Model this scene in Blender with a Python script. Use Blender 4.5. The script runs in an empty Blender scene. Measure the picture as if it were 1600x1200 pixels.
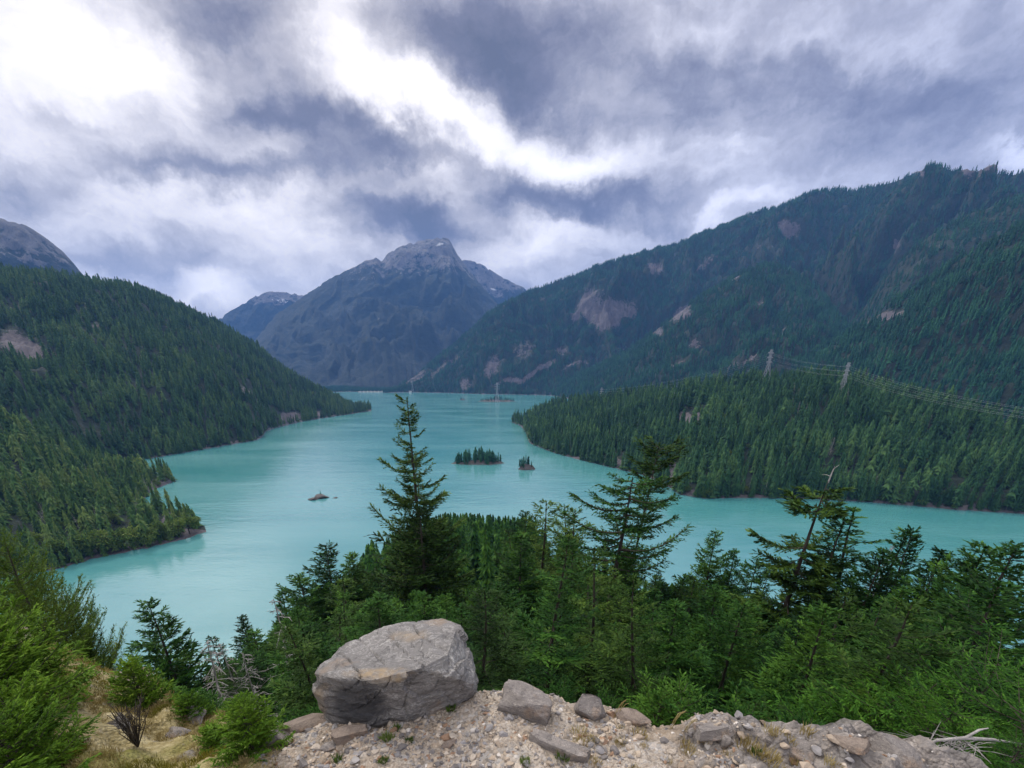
import bpy, bmesh, math, random
import numpy as np
from mathutils import Vector, Euler, Quaternion

# ------------------------------------------------------------------ camera, sky, sun, exposure
scn = bpy.context.scene
COL = scn.collection
H0 = 150.0                      # eye height above the lake
F, CX, CY = 700.0, 800.0, 872.0  # photograph pixels (1600 x 1200)
PITCH = math.atan((CY - 580.0) / F)
cp, sp_ = math.cos(PITCH), math.sin(PITCH)

cam_d = bpy.data.cameras.new('camera')
cam = bpy.data.objects.new('camera', cam_d)
COL.objects.link(cam)
cam.location = (0, 0, H0)
cam.rotation_euler = (math.pi / 2 - PITCH, 0, 0)
cam_d.sensor_width = 36.0
cam_d.lens = 36.0 * F / 1600.0
cam_d.shift_y = (CY - 600.0) / 1600.0
cam_d.clip_start = 0.1
cam_d.clip_end = 60000.0
scn.camera = cam

scn.view_settings.view_transform = 'Standard'
scn.view_settings.look = 'None'
scn.view_settings.exposure = 0.0
scn.view_settings.gamma = 1.0
scn.view_settings.use_curve_mapping = False
cy = scn.cycles
cy.max_bounces = 6; cy.diffuse_bounces = 3; cy.glossy_bounces = 2
cy.transmission_bounces = 3; cy.volume_bounces = 0; cy.transparent_max_bounces = 4
cy.caustics_reflective = False; cy.caustics_refractive = False
cy.use_denoising = True
cy.sample_clamp_indirect = 4.0

SUN_AZ, SUN_EL = math.radians(-38), math.radians(48)   # azimuth from +Y towards +X
sun_d = bpy.data.lights.new('sun', 'SUN')
sun_d.energy = 2.3
sun_d.angle = math.radians(11)
sun_d.color = (1.0, 0.95, 0.88)
sun = bpy.data.objects.new('sun', sun_d)
COL.objects.link(sun)
sv = Vector((math.sin(SUN_AZ) * math.cos(SUN_EL), math.cos(SUN_AZ) * math.cos(SUN_EL), math.sin(SUN_EL)))
sun.rotation_euler = sv.to_track_quat('Z', 'Y').to_euler()


def ray(px, py):
    a, b = px - CX, py - CY
    return np.array([a, F * cp - b * sp_, -F * sp_ - b * cp])


class NT:
    """small helper to write node graphs as expressions"""
    def __init__(s, tree):
        s.t = tree; s.n = tree.nodes; s.l = tree.links

    def put(s, sock, v):
        if v is None: return
        if isinstance(v, bpy.types.NodeSocket): s.l.new(v, sock)
        else: sock.default_value = v

    def m(s, op, a, b=None, c=None, clamp=False):
        n = s.n.new('ShaderNodeMath'); n.operation = op; n.use_clamp = clamp
        for i, v in enumerate((a, b, c)): s.put(n.inputs[i], v)
        return n.outputs[0]

    def v(s, op, a, b=None, c=None):
        n = s.n.new('ShaderNodeVectorMath'); n.operation = op
        s.put(n.inputs[0], a)
        if op == 'SCALE': s.put(n.inputs[3], b)
        else:
            s.put(n.inputs[1], b)
            s.put(n.inputs[2], c)
        return n.outputs[1] if op in ('DOT_PRODUCT', 'LENGTH', 'DISTANCE') else n.outputs[0]

    def noise(s, vec, scale, detail=4, rough=.55, dist=0.0, col=False):
        n = s.n.new('ShaderNodeTexNoise')
        s.put(n.inputs['Vector'], vec); n.inputs['Scale'].default_value = scale
        n.inputs['Detail'].default_value = detail; n.inputs['Roughness'].default_value = rough
        n.inputs['Distortion'].default_value = dist
        return n.outputs[1] if col else n.outputs[0]

    def vor(s, vec, scale, feature='F1', out=0):
        n = s.n.new('ShaderNodeTexVoronoi'); n.feature = feature
        s.put(n.inputs['Vector'], vec); n.inputs['Scale'].default_value = scale
        return n.outputs[out]

    def ramp(s, fac, stops, interp='LINEAR'):
        n = s.n.new('ShaderNodeValToRGB'); s.put(n.inputs[0], fac)
        cr = n.color_ramp; cr.interpolation = interp
        while len(cr.elements) < len(stops): cr.elements.new(0.5)
        for e, (p, c) in zip(cr.elements, stops):
            e.position = p
            e.color = (c, c, c, 1) if not hasattr(c, '__len__') else (c[0], c[1], c[2], 1)
        return n.outputs[0]

    def mix(s, fac, a, b, blend='MIX'):
        n = s.n.new('ShaderNodeMix'); n.data_type = 'RGBA'; n.blend_type = blend
        s.put(n.inputs[0], fac)
        for i, v in ((6, a), (7, b)):
            if not isinstance(v, bpy.types.NodeSocket): v = (v[0], v[1], v[2], 1)
            s.put(n.inputs[i], v)
        return n.outputs[2]

    def rng(s, v, a, b, c=0., d=1.):
        n = s.n.new('ShaderNodeMapRange'); s.put(n.inputs[0], v)
        for i, q in enumerate((a, b, c, d)): n.inputs[i + 1].default_value = q
        return n.outputs[0]

    def sep(s, v):
        n = s.n.new('ShaderNodeSeparateXYZ'); s.put(n.inputs[0], v); return n.outputs

    def comb(s, x, y, z):
        n = s.n.new('ShaderNodeCombineXYZ')
        for i, q in enumerate((x, y, z)): s.put(n.inputs[i], q)
        return n.outputs[0]


def build_world():
    w = bpy.data.worlds.new('World'); scn.world = w; w.use_nodes = True
    T = NT(w.node_tree); T.n.clear()
    out = T.n.new('ShaderNodeOutputWorld')
    sky = T.n.new('ShaderNodeTexSky'); sky.sky_type = 'NISHITA'; sky.sun_disc = False
    sky.sun_elevation = SUN_EL; sky.sun_rotation = SUN_AZ
    bg1 = T.n.new('ShaderNodeBackground'); bg1.inputs[1].default_value = 0.1
    T.l.new(sky.outputs[0], bg1.inputs[0])
    d0 = T.n.new('ShaderNodeTexCoord').outputs['Generated']
    d0 = T.v('NORMALIZE', d0)
    x, y, z = T.sep(d0)
    # flat cloud deck coordinates crowd the texture towards the horizon
    zz = T.m('ADD', T.m('MAXIMUM', z, 0.0), 0.55)
    deck = T.comb(T.m('DIVIDE', x, zz), T.m('DIVIDE', y, zz), T.m('MULTIPLY', z, 1.6))
    w1 = T.v('SUBTRACT', T.noise(d0, 3.6, 3, .5, col=True), (.5, .5, .5))
    w2 = T.v('SUBTRACT', T.noise(d0, 9.0, 6, .62, col=True), (.5, .5, .5))
    d = T.v('ADD', d0, T.v('ADD', T.v('SCALE', w1, .10), T.v('SCALE', w2, .13)))
    # banks and breaks of the cloud deck: (px, py, half width, half height, tilt deg, amount)
    B = [(125, 60, 110, 70, 15, .46), (235, 110, 70, 40, 20, .22), (545, 120, 45, 75, 0, .34), (530, 15, 50, 22, 0, .30),
         (650, 185, 110, 34, 14, .50), (720, 210, 60, 24, 20, .20), (820, 245, 110, 34, 5, .46), (335, 338, 90, 26, 12, .36),
         (900, 275, 60, 24, 0, .34), (880, 375, 60, 20, -10, .34), (1160, 322, 60, 13, -20, .40), (350, 470, 50, 16, 25, .40), (230, 458, 90, 8, 8, .35),
         (60, 290, 80, 40, 0, .12), (20, 140, 90, 60, 0, .14), (1595, 235, 40, 12, 0, .4), (430, 400, 120, 60, 0, .14), (480, 300, 60, 30, 0, .12), (700, 300, 60, 20, 10, .15),
         (300, 180, 60, 30, 0, .1), (1050, 250, 120, 30, -10, .10),
         (820, 85, 130, 62, -8, -.50), (720, 110, 70, 50, 20, -.16), (610, 228, 170, 24, 8, -.46), (455, 262, 130, 18, -4, -.30),
         (390, 165, 100, 26, 8, -.34), (195, 270, 140, 26, 3, -.26), (350, 22, 160, 40, 0, -.34), (120, 180, 60, 14, 10, -.1),
         (610, 335, 95, 32, 10, -.46), (690, 355, 50, 20, 5, -.24), (800, 300, 70, 26, 5, -.30), (900, 325, 110, 20, 5, -.32),
         (1000, 320, 90, 22, 0, -.18), (1330, 190, 260, 70, 0, -.10), (1040, 130, 100, 50, 0, -.14), (930, 190, 90, 20, 5, -.10),
         (1480, 40, 220, 30, 0, -.10), (1500, 150, 170, 30, 5, -.10), (120, 385, 110, 20, 4, -.14),
         (280, 410, 100, 16, 4, -.16), (1120, 210, 120, 18, 8, .10), (1020, 30, 100, 26, 5, .12),
         (1300, 60, 130, 20, 8, .12), (1200, 275, 150, 16, -5, .10), (1420, 110, 120, 12, 10, .08), (30, 270, 50, 20, 20, -.2), (1250, 120, 140, 22, 6, -.10)]
    R = np.array([1., 0, 0]); U = np.array([0, sp_, cp])
    acc = None
    for (px, py, sx, sy, an, am) in B:
        c = ray(px, py); L = np.linalg.norm(c); c = c / L
        t1 = R - c * R.dot(c); t1 /= np.linalg.norm(t1)
        t2 = np.cross(c, t1)
        a = math.radians(an)
        e1 = t1 * math.cos(a) + t2 * math.sin(a); e2 = -t1 * math.sin(a) + t2 * math.cos(a)
        e1 = e1 / (sx / L); e2 = e2 / (sy / L)
        q1 = T.v('DOT_PRODUCT', T.v('SUBTRACT', d, tuple(c)), tuple(e1))
        q2 = T.v('DOT_PRODUCT', T.v('SUBTRACT', d, tuple(c)), tuple(e2))
        r2 = T.m('MULTIPLY_ADD', q1, q1, T.m('MULTIPLY', q2, q2))
        g = T.m('POWER', 0.45, r2)
        acc = T.m('MULTIPLY_ADD', g, am * (.90 if am > 0 else 1.30), 0.0 if acc is None else acc)
    front = T.rng(y, 0.05, 0.30)
    acc = T.m('MULTIPLY', acc, front)
    n1 = T.noise(T.v('MULTIPLY', T.v('ADD', d0, T.v('SCALE', w1, .12)), (1, 1, 2.5)), 3.4, 9, .60, 0.25)
    n2 = T.noise(T.v('MULTIPLY', T.v('ADD', d0, T.v('SCALE', w2, .10)), (1, 1, 1.9)), 7.0, 9, .62, 0.2)
    tex = T.m('ADD', T.m('MULTIPLY', T.m('SUBTRACT', n1, .5), .78), T.m('MULTIPLY', T.m('SUBTRACT', n2, .5), .95))
    base = T.rng(x, -.75, .75, .735, .60)
    V = T.m('ADD', T.m('ADD', base, acc), tex)
    cl = T.ramp(T.m('MULTIPLY', V, .76), [(0.0, (.14, .145, .18)), (.15, (.21, .21, .26)), (.295, (.355, .352, .395)), (.435, (.57, .56, .585)),
                    (.54, (.78, .77, .79)), (.64, (1.0, .985, .985)), (.78, (1.22, 1.20, 1.17)), (1.0, (1.5, 1.47, 1.42))])
    tint = T.mix(T.rng(x, -.15, .65), (1.04, 1.0, .99), (.88, .92, 1.10))
    cl = T.mix(1.0, cl, tint, 'MULTIPLY')
    # unseen cloud overhead and behind the viewer, brightened to light ground and water
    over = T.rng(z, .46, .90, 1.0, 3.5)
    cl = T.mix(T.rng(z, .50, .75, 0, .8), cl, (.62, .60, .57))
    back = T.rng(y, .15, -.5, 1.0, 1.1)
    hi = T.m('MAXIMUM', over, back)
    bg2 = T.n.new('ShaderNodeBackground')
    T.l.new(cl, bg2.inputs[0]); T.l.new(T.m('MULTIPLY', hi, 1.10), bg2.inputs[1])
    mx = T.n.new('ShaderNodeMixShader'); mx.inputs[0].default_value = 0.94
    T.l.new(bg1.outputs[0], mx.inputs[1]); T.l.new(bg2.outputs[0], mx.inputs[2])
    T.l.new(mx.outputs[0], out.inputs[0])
    w.cycles.sampling_method = 'MANUAL'; w.cycles.sample_map_resolution = 512


build_world()

# ------------------------------------------------------------------ helpers
def hash2(ix, iy, seed):
    h = (ix.astype(np.int64) * 374761393 + iy.astype(np.int64) * 668265263 + seed * 1442695041) & 0xFFFFFFFF
    h = ((h ^ (h >> 13)) * 1274126177) & 0xFFFFFFFF
    h = ((h ^ (h >> 16)) * 2246822519) & 0xFFFFFFFF
    return (h ^ (h >> 15)) / 4294967296.0


def perlin(x, y, seed=0):
    x = np.asarray(x, float); y = np.asarray(y, float)
    x0 = np.floor(x); y0 = np.floor(y); fx = x - x0; fy = y - y0
    u = fx * fx * fx * (fx * (fx * 6 - 15) + 10); v = fy * fy * fy * (fy * (fy * 6 - 15) + 10)
    def g(i, j):
        a = hash2(x0 + i, y0 + j, seed) * 2 * np.pi
        return np.cos(a) * (fx - i) + np.sin(a) * (fy - j)
    return ((g(0, 0) * (1 - u) + g(1, 0) * u) * (1 - v) + (g(0, 1) * (1 - u) + g(1, 1) * u) * v) * 1.5


def fbm(x, y, oct=5, seed=0, gain=.5):
    s = 0; a = 1.; f = 1.
    for o in range(oct):
        s = s + a * perlin(x * f, y * f, seed + o * 17); a *= gain; f *= 2.03
    return s


def ridged(x, y, oct=4, seed=0):
    s = 0; a = 1.; f = 1.
    for o in range(oct):
        s = s + a * (1 - np.abs(perlin(x * f, y * f, seed + o * 17)) * 2); a *= .5; f *= 2.07
    return s


def mesh_np(name, V, Q=None, T=None, smooth=False, attrs=None):
    me = bpy.data.meshes.new(name)
    V = np.asarray(V, np.float32).reshape(-1, 3)
    Q = np.zeros((0, 4), np.int32) if Q is None or len(Q) == 0 else np.asarray(Q, np.int32)
    T = np.zeros((0, 3), np.int32) if T is None or len(T) == 0 else np.asarray(T, np.int32)
    me.vertices.add(len(V)); me.vertices.foreach_set('co', V.ravel())
    nl = Q.size + T.size
    me.loops.add(nl)
    me.loops.foreach_set('vertex_index', np.concatenate([Q.ravel(), T.ravel()]).astype(np.int32))
    n = len(Q) + len(T)
    me.polygons.add(n)
    st = np.concatenate([np.arange(len(Q)) * 4, Q.size + np.arange(len(T)) * 3]).astype(np.int32)
    me.polygons.foreach_set('loop_start', st)
    if smooth: me.polygons.foreach_set('use_smooth', np.ones(n, bool))
    if attrs:
        for k, a in attrs.items():
            at = me.attributes.new(k, 'FLOAT', 'POINT'); at.data.foreach_set('value', np.asarray(a, np.float32).ravel())
    me.update(calc_edges=True)
    me.validate()
    return me


def obj(name, me, mat=None, parent=None, loc=(0, 0, 0)):
    o = bpy.data.objects.new(name, me)
    if mat is not None and len(me.materials) == 0: me.materials.append(mat)
    COL.objects.link(o); o.location = loc
    if parent is not None: o.parent = parent
    return o


def tag(o, label=None, cat=None, group=None, kind=None):
    if label: o['label'] = label
    if cat: o['category'] = cat
    if group: o['group'] = group
    if kind: o['kind'] = kind
    return o


def thing(name, label, cat, loc=(0, 0, 0), group=None, rz=0.0):
    o = bpy.data.objects.new(name, None); COL.objects.link(o)
    o.empty_display_size = .3
    o.location = loc; o.rotation_euler = (0, 0, rz)
    return tag(o, label, cat, group)


def tube(pts, rad, n=6, V=None, Q=None, cap=True):
    """tapered tube along a polyline, appended to lists V (arrays) and Q"""
    P = np.asarray(pts, float); rad = np.broadcast_to(np.asarray(rad, float), (len(P),))
    base = sum(len(a) for a in V)
    tg = np.gradient(P, axis=0); tg /= np.linalg.norm(tg, axis=1)[:, None] + 1e-9
    ref = np.array([0, 0, 1.]) if abs(tg[0][2]) < .9 else np.array([1., 0, 0])
    a = np.cross(tg, ref); a /= np.linalg.norm(a, axis=1)[:, None] + 1e-9
    b = np.cross(tg, a)
    ang = np.arange(n) * 2 * np.pi / n
    ring = P[:, None, :] + rad[:, None, None] * (np.cos(ang)[None, :, None] * a[:, None, :] + np.sin(ang)[None, :, None] * b[:, None, :])
    V.append(ring.reshape(-1, 3))
    k = len(P)
    i = np.arange(k - 1)[:, None] * n; j = np.arange(n)[None, :]; j2 = (j + 1) % n
    Q.append((base + np.stack([i + j, i + j2, i + n + j2, i + n + j], -1)).reshape(-1, 4))


def boxes(bl):
    """axis aligned boxes (x0,y0,z0,x1,y1,z1) -> V, Q"""
    V = []; Q = []
    for k, (x0, y0, z0, x1, y1, z1) in enumerate(bl):
        b = k * 8
        V += [(x0, y0, z0), (x1, y0, z0), (x1, y1, z0), (x0, y1, z0), (x0, y0, z1), (x1, y0, z1), (x1, y1, z1), (x0, y1, z1)]
        Q += [(b, b + 3, b + 2, b + 1), (b + 4, b + 5, b + 6, b + 7), (b, b + 1, b + 5, b + 4), (b + 1, b + 2, b + 6, b + 5),
              (b + 2, b + 3, b + 7, b + 6), (b + 3, b, b + 4, b + 7)]
    return V, Q


# ------------------------------------------------------------------ materials
def new_mat(name):
    m = bpy.data.materials.new(name); m.use_nodes = True
    T = NT(m.node_tree); T.n.clear()
    out = T.n.new('ShaderNodeOutputMaterial')
    p = T.n.new('ShaderNodeBsdfPrincipled'); T.l.new(p.outputs[0], out.inputs[0])
    T.p = p; T.out = out
    return m, T


def geo_pos(T): return T.n.new('ShaderNodeNewGeometry').outputs['Position']
def ob_co(T): return T.n.new('ShaderNodeTexCoord').outputs['Object']
def attr(T, nm):
    n = T.n.new('ShaderNodeAttribute'); n.attribute_name = nm; return n.outputs['Fac']


def bump(T, h, strength, dist):
    b = T.n.new('ShaderNodeBump'); b.inputs['Strength'].default_value = strength
    b.inputs['Distance'].default_value = dist; T.put(b.inputs['Height'], h)
    T.l.new(b.outputs[0], T.p.inputs['Normal'])


def foliage(name, a, b, c, nscale=.6, trans=.10, vary=.5):
    """a dark, b mid, c light needle colours; differs from tree to tree and from spray to spray"""
    m, T = new_mat(name)
    rnd = T.n.new('ShaderNodeObjectInfo').outputs['Random']
    pos = geo_pos(T)
    nz = T.noise(pos, nscale, 3, .6)
    f = T.m('ADD', T.m('MULTIPLY', T.m('SUBTRACT', nz, .5), 1.5), T.m('ADD', T.m('MULTIPLY', rnd, vary), T.m('MULTIPLY', attr(T, 'v'), .45)))
    col = T.ramp(f, [(.05, a), (.50, b), (.95, c)])
    T.l.new(col, T.p.inputs['Base Color'])
    T.p.inputs['Roughness'].default_value = .62
    T.p.inputs['Specular IOR Level'].default_value = .08
    tr = T.n.new('ShaderNodeBsdfTranslucent')
    T.l.new(T.mix(1.0, col, (1.15, 1.2, .7), 'MULTIPLY'), tr.inputs[0])
    mx = T.n.new('ShaderNodeMixShader'); mx.inputs[0].default_value = trans
    T.l.new(T.p.outputs[0], mx.inputs[1]); T.l.new(tr.outputs[0], mx.inputs[2])
    T.l.new(mx.outputs[0], T.out.inputs[0])
    return m


M = {}
M['fir'] = foliage('fir_needles', (.004, .018, .004), (.020, .068, .010), (.075, .165, .020))
M['fir_olive'] = foliage('olive_needles', (.008, .022, .005), (.032, .074, .012), (.10, .165, .024))
M['fir_bright'] = foliage('bright_needles', (.036, .088, .008), (.115, .215, .018), (.24, .34, .042), 2.2, .25, .25)
M['fir_near'] = foliage('near_needles', (.014, .050, .008), (.058, .155, .016), (.15, .28, .035), 2.0, .22, .25)
M['pine'] = foliage('pine_needles', (.022, .05, .008), (.062, .115, .016), (.14, .20, .030), 1.2, .22)
M['far_right'] = foliage('far_needles', (.005, .026, .016), (.012, .062, .034), (.034, .112, .050), .012, .06, .5)
M['far_head'] = foliage('headland_needles', (.008, .030, .013), (.022, .070, .025), (.064, .130, .038), .012, .06, .5)
M['shore_wood'] = foliage('shore_needles', (.014, .038, .011), (.044, .098, .025), (.115, .165, .042), .03, .06, .6)
M['far_left'] = foliage('far_olive_needles', (.012, .034, .013), (.032, .080, .026), (.080, .135, .040), .012, .06, .55)
M['leafy'] = foliage('broad_leaves', (.05, .09, .018), (.095, .15, .03), (.16, .21, .05), .12, .25, .6)
M['grass'] = foliage('grass_blades', (.06, .10, .02), (.10, .16, .035), (.17, .22, .06), 3, .2)
M['moss'] = foliage('yellow_moss', (.08, .075, .012), (.15, .14, .02), (.24, .21, .04), 3, .1)
M['dry'] = foliage('dry_grass', (.20, .15, .06), (.32, .25, .105), (.44, .36, .18), 3, .1)


def bark(name, c1, c2):
    m, T = new_mat(name)
    co = ob_co(T)
    n = T.noise(T.v('MULTIPLY', co, (1, 1, .18)), 9, 5, .65)
    T.l.new(T.ramp(n, [(.3, c1), (.7, c2)]), T.p.inputs['Base Color'])
    T.p.inputs['Roughness'].default_value = .9
    bump(T, n, .8, .05)
    return m


M['bark'] = bark('dark_bark', (.022, .017, .013), (.075, .058, .046))
M['snag'] = bark('weathered_wood', (.18, .165, .16), (.40, .375, .36))


def rock_mat(name, scale, dark, mid, light, ochre, use_stain=False):
    m, T = new_mat(name)
    co = ob_co(T)
    mp = T.n.new('ShaderNodeMapping'); mp.inputs['Rotation'].default_value = (.3, .38, 0); mp.inputs['Scale'].default_value = (1.0, 1.0, 3.6)
    T.l.new(co, mp.inputs[0]); st = mp.outputs[0]
    n = T.noise(st, 2.0 * scale, 9, .68, .6)
    fine = T.noise(co, 34 * scale, 8, .78)
    f = T.m('ADD', T.m('MULTIPLY', n, .50), T.m('MULTIPLY', fine, .50))
    col = T.ramp(f, [(.36, dark), (.46, mid), (.53, mid), (.61, light)])
    oc = T.rng(T.noise(co, 1.6 * scale, 5, .6), .55, .68)
    col = T.mix(T.m('MULTIPLY', oc, .75), col, ochre)
    vn = T.rng(T.m('ABSOLUTE', T.m('SUBTRACT', T.noise(st, 3.2 * scale, 6, .6, .8), .5)), 0, .022, 1, 0)
    col = T.mix(T.m('MULTIPLY', vn, .55), col, light)
    bl = T.rng(T.noise(st, 5.0 * scale, 6, .7, .3), .56, .66)
    col = T.mix(T.m('MULTIPLY', bl, .6), col, dark)
    sp = T.rng(T.noise(co, 60 * scale, 3, .5), .66, .72)
    col = T.mix(T.m('MULTIPLY', sp, .5), col, (.55, .53, .5))
    if use_stain:
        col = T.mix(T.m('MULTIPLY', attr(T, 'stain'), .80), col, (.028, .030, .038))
        col = T.mix(T.m('MULTIPLY', attr(T, 'tan'), T.rng(T.noise(co, 7, 4, .6), .35, .6)), col, (.42, .31, .19))
    cr = T.rng(T.vor(T.v('ADD', T.v('MULTIPLY', co, (1, 1, 1.9)), T.v('SCALE', T.noise(co, 3 * scale, 4, .6, col=True), .5)), 2.6 * scale, 'DISTANCE_TO_EDGE'), 0., .022)
    crm = T.m('MULTIPLY', T.m('SUBTRACT', 1.0, cr), T.rng(T.noise(co, 2.2 * scale, 2, .5), .45, .6))
    col = T.mix(T.m('MULTIPLY', crm, .6), col, (.05, .045, .045))
    T.l.new(col, T.p.inputs['Base Color'])
    T.p.inputs['Roughness'].default_value = .85
    h = T.m('ADD', T.m('ADD', T.m('MULTIPLY', n, .9), T.m('MULTIPLY', fine, .55)), T.m('MULTIPLY', crm, -.3))
    bump(T, h, .9, .10 / scale)
    return m


M['boulder'] = rock_mat('boulder_rock', 1.0, (.055, .052, .052), (.24, .225, .215), (.56, .53, .50), (.34, .24, .16), True)
M['stone'] = rock_mat('ledge_stone', 2.5, (.07, .062, .06), (.21, .185, .17), (.42, .37, .33), (.34, .23, .15))
M['dark_stone'] = rock_mat('dark_stone', 2.5, (.03, .028, .026), (.085, .075, .066), (.18, .16, .14), (.14, .11, .04))
M['red_stone'] = rock_mat('rusty_stone', 2.5, (.10, .075, .06), (.23, .18, .145), (.36, .29, .235), (.27, .17, .105))
M['shore_rock'] = rock_mat('shore_rock', .12, (.026, .024, .022), (.062, .054, .050), (.13, .112, .105), (.085, .062, .045))


def gravel_stone_mat():
    m, T = new_mat('gravel_stone')
    r = T.n.new('ShaderNodeObjectInfo').outputs['Random']
    col = T.ramp(r, [(0, (.15, .135, .13)), (.18, (.34, .27, .205)), (.4, (.43, .365, .30)), (.55, (.23, .215, .215)), (.68, (.39, .315, .24)), (.8, (.25, .155, .10)), (.86, (.60, .55, .50)), (.90, (.30, .28, .27))], 'CONSTANT')
    n = T.noise(geo_pos(T), 14, 5, .65)
    col = T.mix(1.0, col, T.ramp(n, [(.25, .6), (.75, 1.25)]), 'MULTIPLY')
    T.l.new(col, T.p.inputs['Base Color']); T.p.inputs['Roughness'].default_value = .9
    bump(T, n, .5, .02)
    return m


M['gravel'] = gravel_stone_mat()


def ground_mat():
    m, T = new_mat('ground_soil')
    pos = geo_pos(T)
    # crushed stone on the ledge
    v1 = T.n.new('ShaderNodeTexVoronoi'); T.put(v1.inputs['Vector'], pos); v1.inputs['Scale'].default_value = 24
    v2 = T.n.new('ShaderNodeTexVoronoi'); T.put(v2.inputs['Vector'], pos); v2.inputs['Scale'].default_value = 60
    c1 = T.ramp(T.sep(v1.outputs['Color'])[0], [(0, (.17, .15, .13)), (.3, (.31, .255, .205)), (.6, (.42, .365, .315)), (.8, (.25, .235, .225)), (1, (.47, .43, .39))])
    c2 = T.ramp(T.sep(v2.outputs['Color'])[0], [(0, (.17, .14, .115)), (.5, (.37, .305, .24)), (1, (.47, .42, .36))])
    g = T.mix(T.rng(T.noise(pos, 3.5, 4, .6), .4, .6), c1, c2)
    soil = T.ramp(T.noise(pos, 5, 6, .7), [(.3, (.12, .088, .060)), (.7, (.31, .24, .172))])
    g = T.mix(T.rng(T.noise(pos, 1.4, 4, .6), .46, .62, 0, .8), g, soil)
    # dry moss and short straw on the left shoulder
    mo = T.ramp(T.noise(pos, 6, 8, .75), [(.28, (.10, .078, .035)), (.45, (.26, .205, .085)), (.6, (.42, .35, .19)), (.8, (.50, .45, .30))])
    mo = T.mix(T.rng(T.noise(pos, 1.1, 4, .6), .5, .66, 0, .8), mo, (.17, .165, .03))
    mo = T.mix(T.rng(T.noise(pos, 2.3, 5, .65), .6, .7, 0, .9), mo, (.19, .17, .16))
    col = T.mix(attr(T, 'moss'), g, mo)
    # bare bedrock on the right end of the ledge
    bn = T.noise(T.v('MULTIPLY', pos, (1.2, 2.6, 2)), 2.2, 8, .7, .5)
    bed = T.ramp(bn, [(.32, (.075, .068, .066)), (.48, (.20, .18, .168)), (.58, (.27, .235, .21)), (.70, (.44, .40, .37))])
    ce = T.rng(T.vor(T.v('ADD', pos, T.v('SCALE', T.noise(pos, 3, 4, .6, col=True), .35)), 2.6, 'DISTANCE_TO_EDGE'), 0, .035)
    bed = T.mix(T.m('MULTIPLY', T.m('SUBTRACT', 1.0, ce), .7), bed, (.06, .05, .045))
    col = T.mix(T.rng(T.m('ADD', attr(T, 'slab'), T.m('MULTIPLY', T.m('SUBTRACT', T.noise(pos, 2.0, 6, .65), .5), 2.2)), .45, .6), col, bed)
    # forest litter on the steep slope
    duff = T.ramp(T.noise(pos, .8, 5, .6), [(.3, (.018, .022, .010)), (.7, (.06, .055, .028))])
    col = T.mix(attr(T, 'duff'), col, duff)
    T.l.new(col, T.p.inputs['Base Color']); T.p.inputs['Roughness'].default_value = .95
    h = T.m('ADD', T.m('MULTIPLY', v1.outputs['Distance'], -1.0), T.m('MULTIPLY', T.noise(pos, 18, 6, .7), .9))
    bump(T, h, .8, .04)
    return m


M['ground'] = ground_mat()


def hill_mat(name, floor_a, floor_b, rock_a, rock_b, far=False):
    m, T = new_mat(name)
    pos = geo_pos(T)
    s = .0022 if far else .012
    fl = T.ramp(T.noise(pos, s * 6, 8, .72), [(.32, floor_a), (.68, floor_b)])
    st = T.noise(T.v('MULTIPLY', pos, (1, 1, .45)), s * 4, 9, .75, .5)
    rk = T.ramp(st, [(.3, rock_a), (.72, rock_b)])
    k = T.m('ADD', attr(T, 'rock'), T.m('MULTIPLY', T.m('SUBTRACT', T.noise(pos, s * 5, 8, .75), .5), 1.35))
    col = T.mix(T.rng(k, .48, .54), fl, rk)
    if far:
        col = T.mix(T.rng(T.m('ADD', attr(T, 'snow'), T.m('MULTIPLY', T.m('SUBTRACT', T.noise(pos, s * 5, 7, .7), .5), 1.2)), .5, .62), col, (.55, .56, .58))
    T.l.new(col, T.p.inputs['Base Color']); T.p.inputs['Roughness'].default_value = .95
    h = T.m('ADD', T.noise(pos, s * 5, 9, .7), T.m('MULTIPLY', st, .6))
    bump(T, h, 1.0, 60 if far else 6)
    return m


M['hill'] = hill_mat('wooded_hill', (.005, .012, .006), (.014, .028, .013), (.040, .035, .040), (.15, .13, .138))
M['mount'] = hill_mat('mountain_side', (.004, .012, .008), (.020, .034, .022), (.045, .044, .048), (.24, .225, .225), True)


def water_mat():
    m, T = new_mat('glacial_water')
    pos = geo_pos(T)
    pat = T.noise(T.v('MULTIPLY', pos, (.5, 1.6, 1)), .006, 4, .55, .6)
    col = T.ramp(pat, [(.3, (.045, .205, .212)), (.7, (.080, .255, .262))])
    T.l.new(col, T.p.inputs['Base Color'])
    T.l.new(T.rng(pat, .3, .7, .10, .20), T.p.inputs['Roughness'])
    T.p.inputs['IOR'].default_value = 2.6
    w1 = T.noise(T.v('MULTIPLY', pos, (.55, 1.0, 1)), .35, 3, .6, .4)
    w2 = T.noise(T.v('MULTIPLY', pos, (.35, 1.0, 1)), .06, 3, .6, .3)
    bump(T, T.m('ADD', T.m('MULTIPLY', w1, .35), T.m('MULTIPLY', w2, 1.0)), .40, 1.0)
    return m


M['water'] = water_mat()


def plain(name, col, rough=.7, metal=0., ns=2.0, amt=.25):
    m, T = new_mat(name)
    n = T.noise(ob_co(T), ns, 5, .65)
    T.l.new(T.mix(1.0, col, T.ramp(n, [(.25, 1 - amt), (.75, 1 + amt * .4)]), 'MULTIPLY'), T.p.inputs['Base Color'])
    T.p.inputs['Roughness'].default_value = rough; T.p.inputs['Metallic'].default_value = metal
    return m


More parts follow.
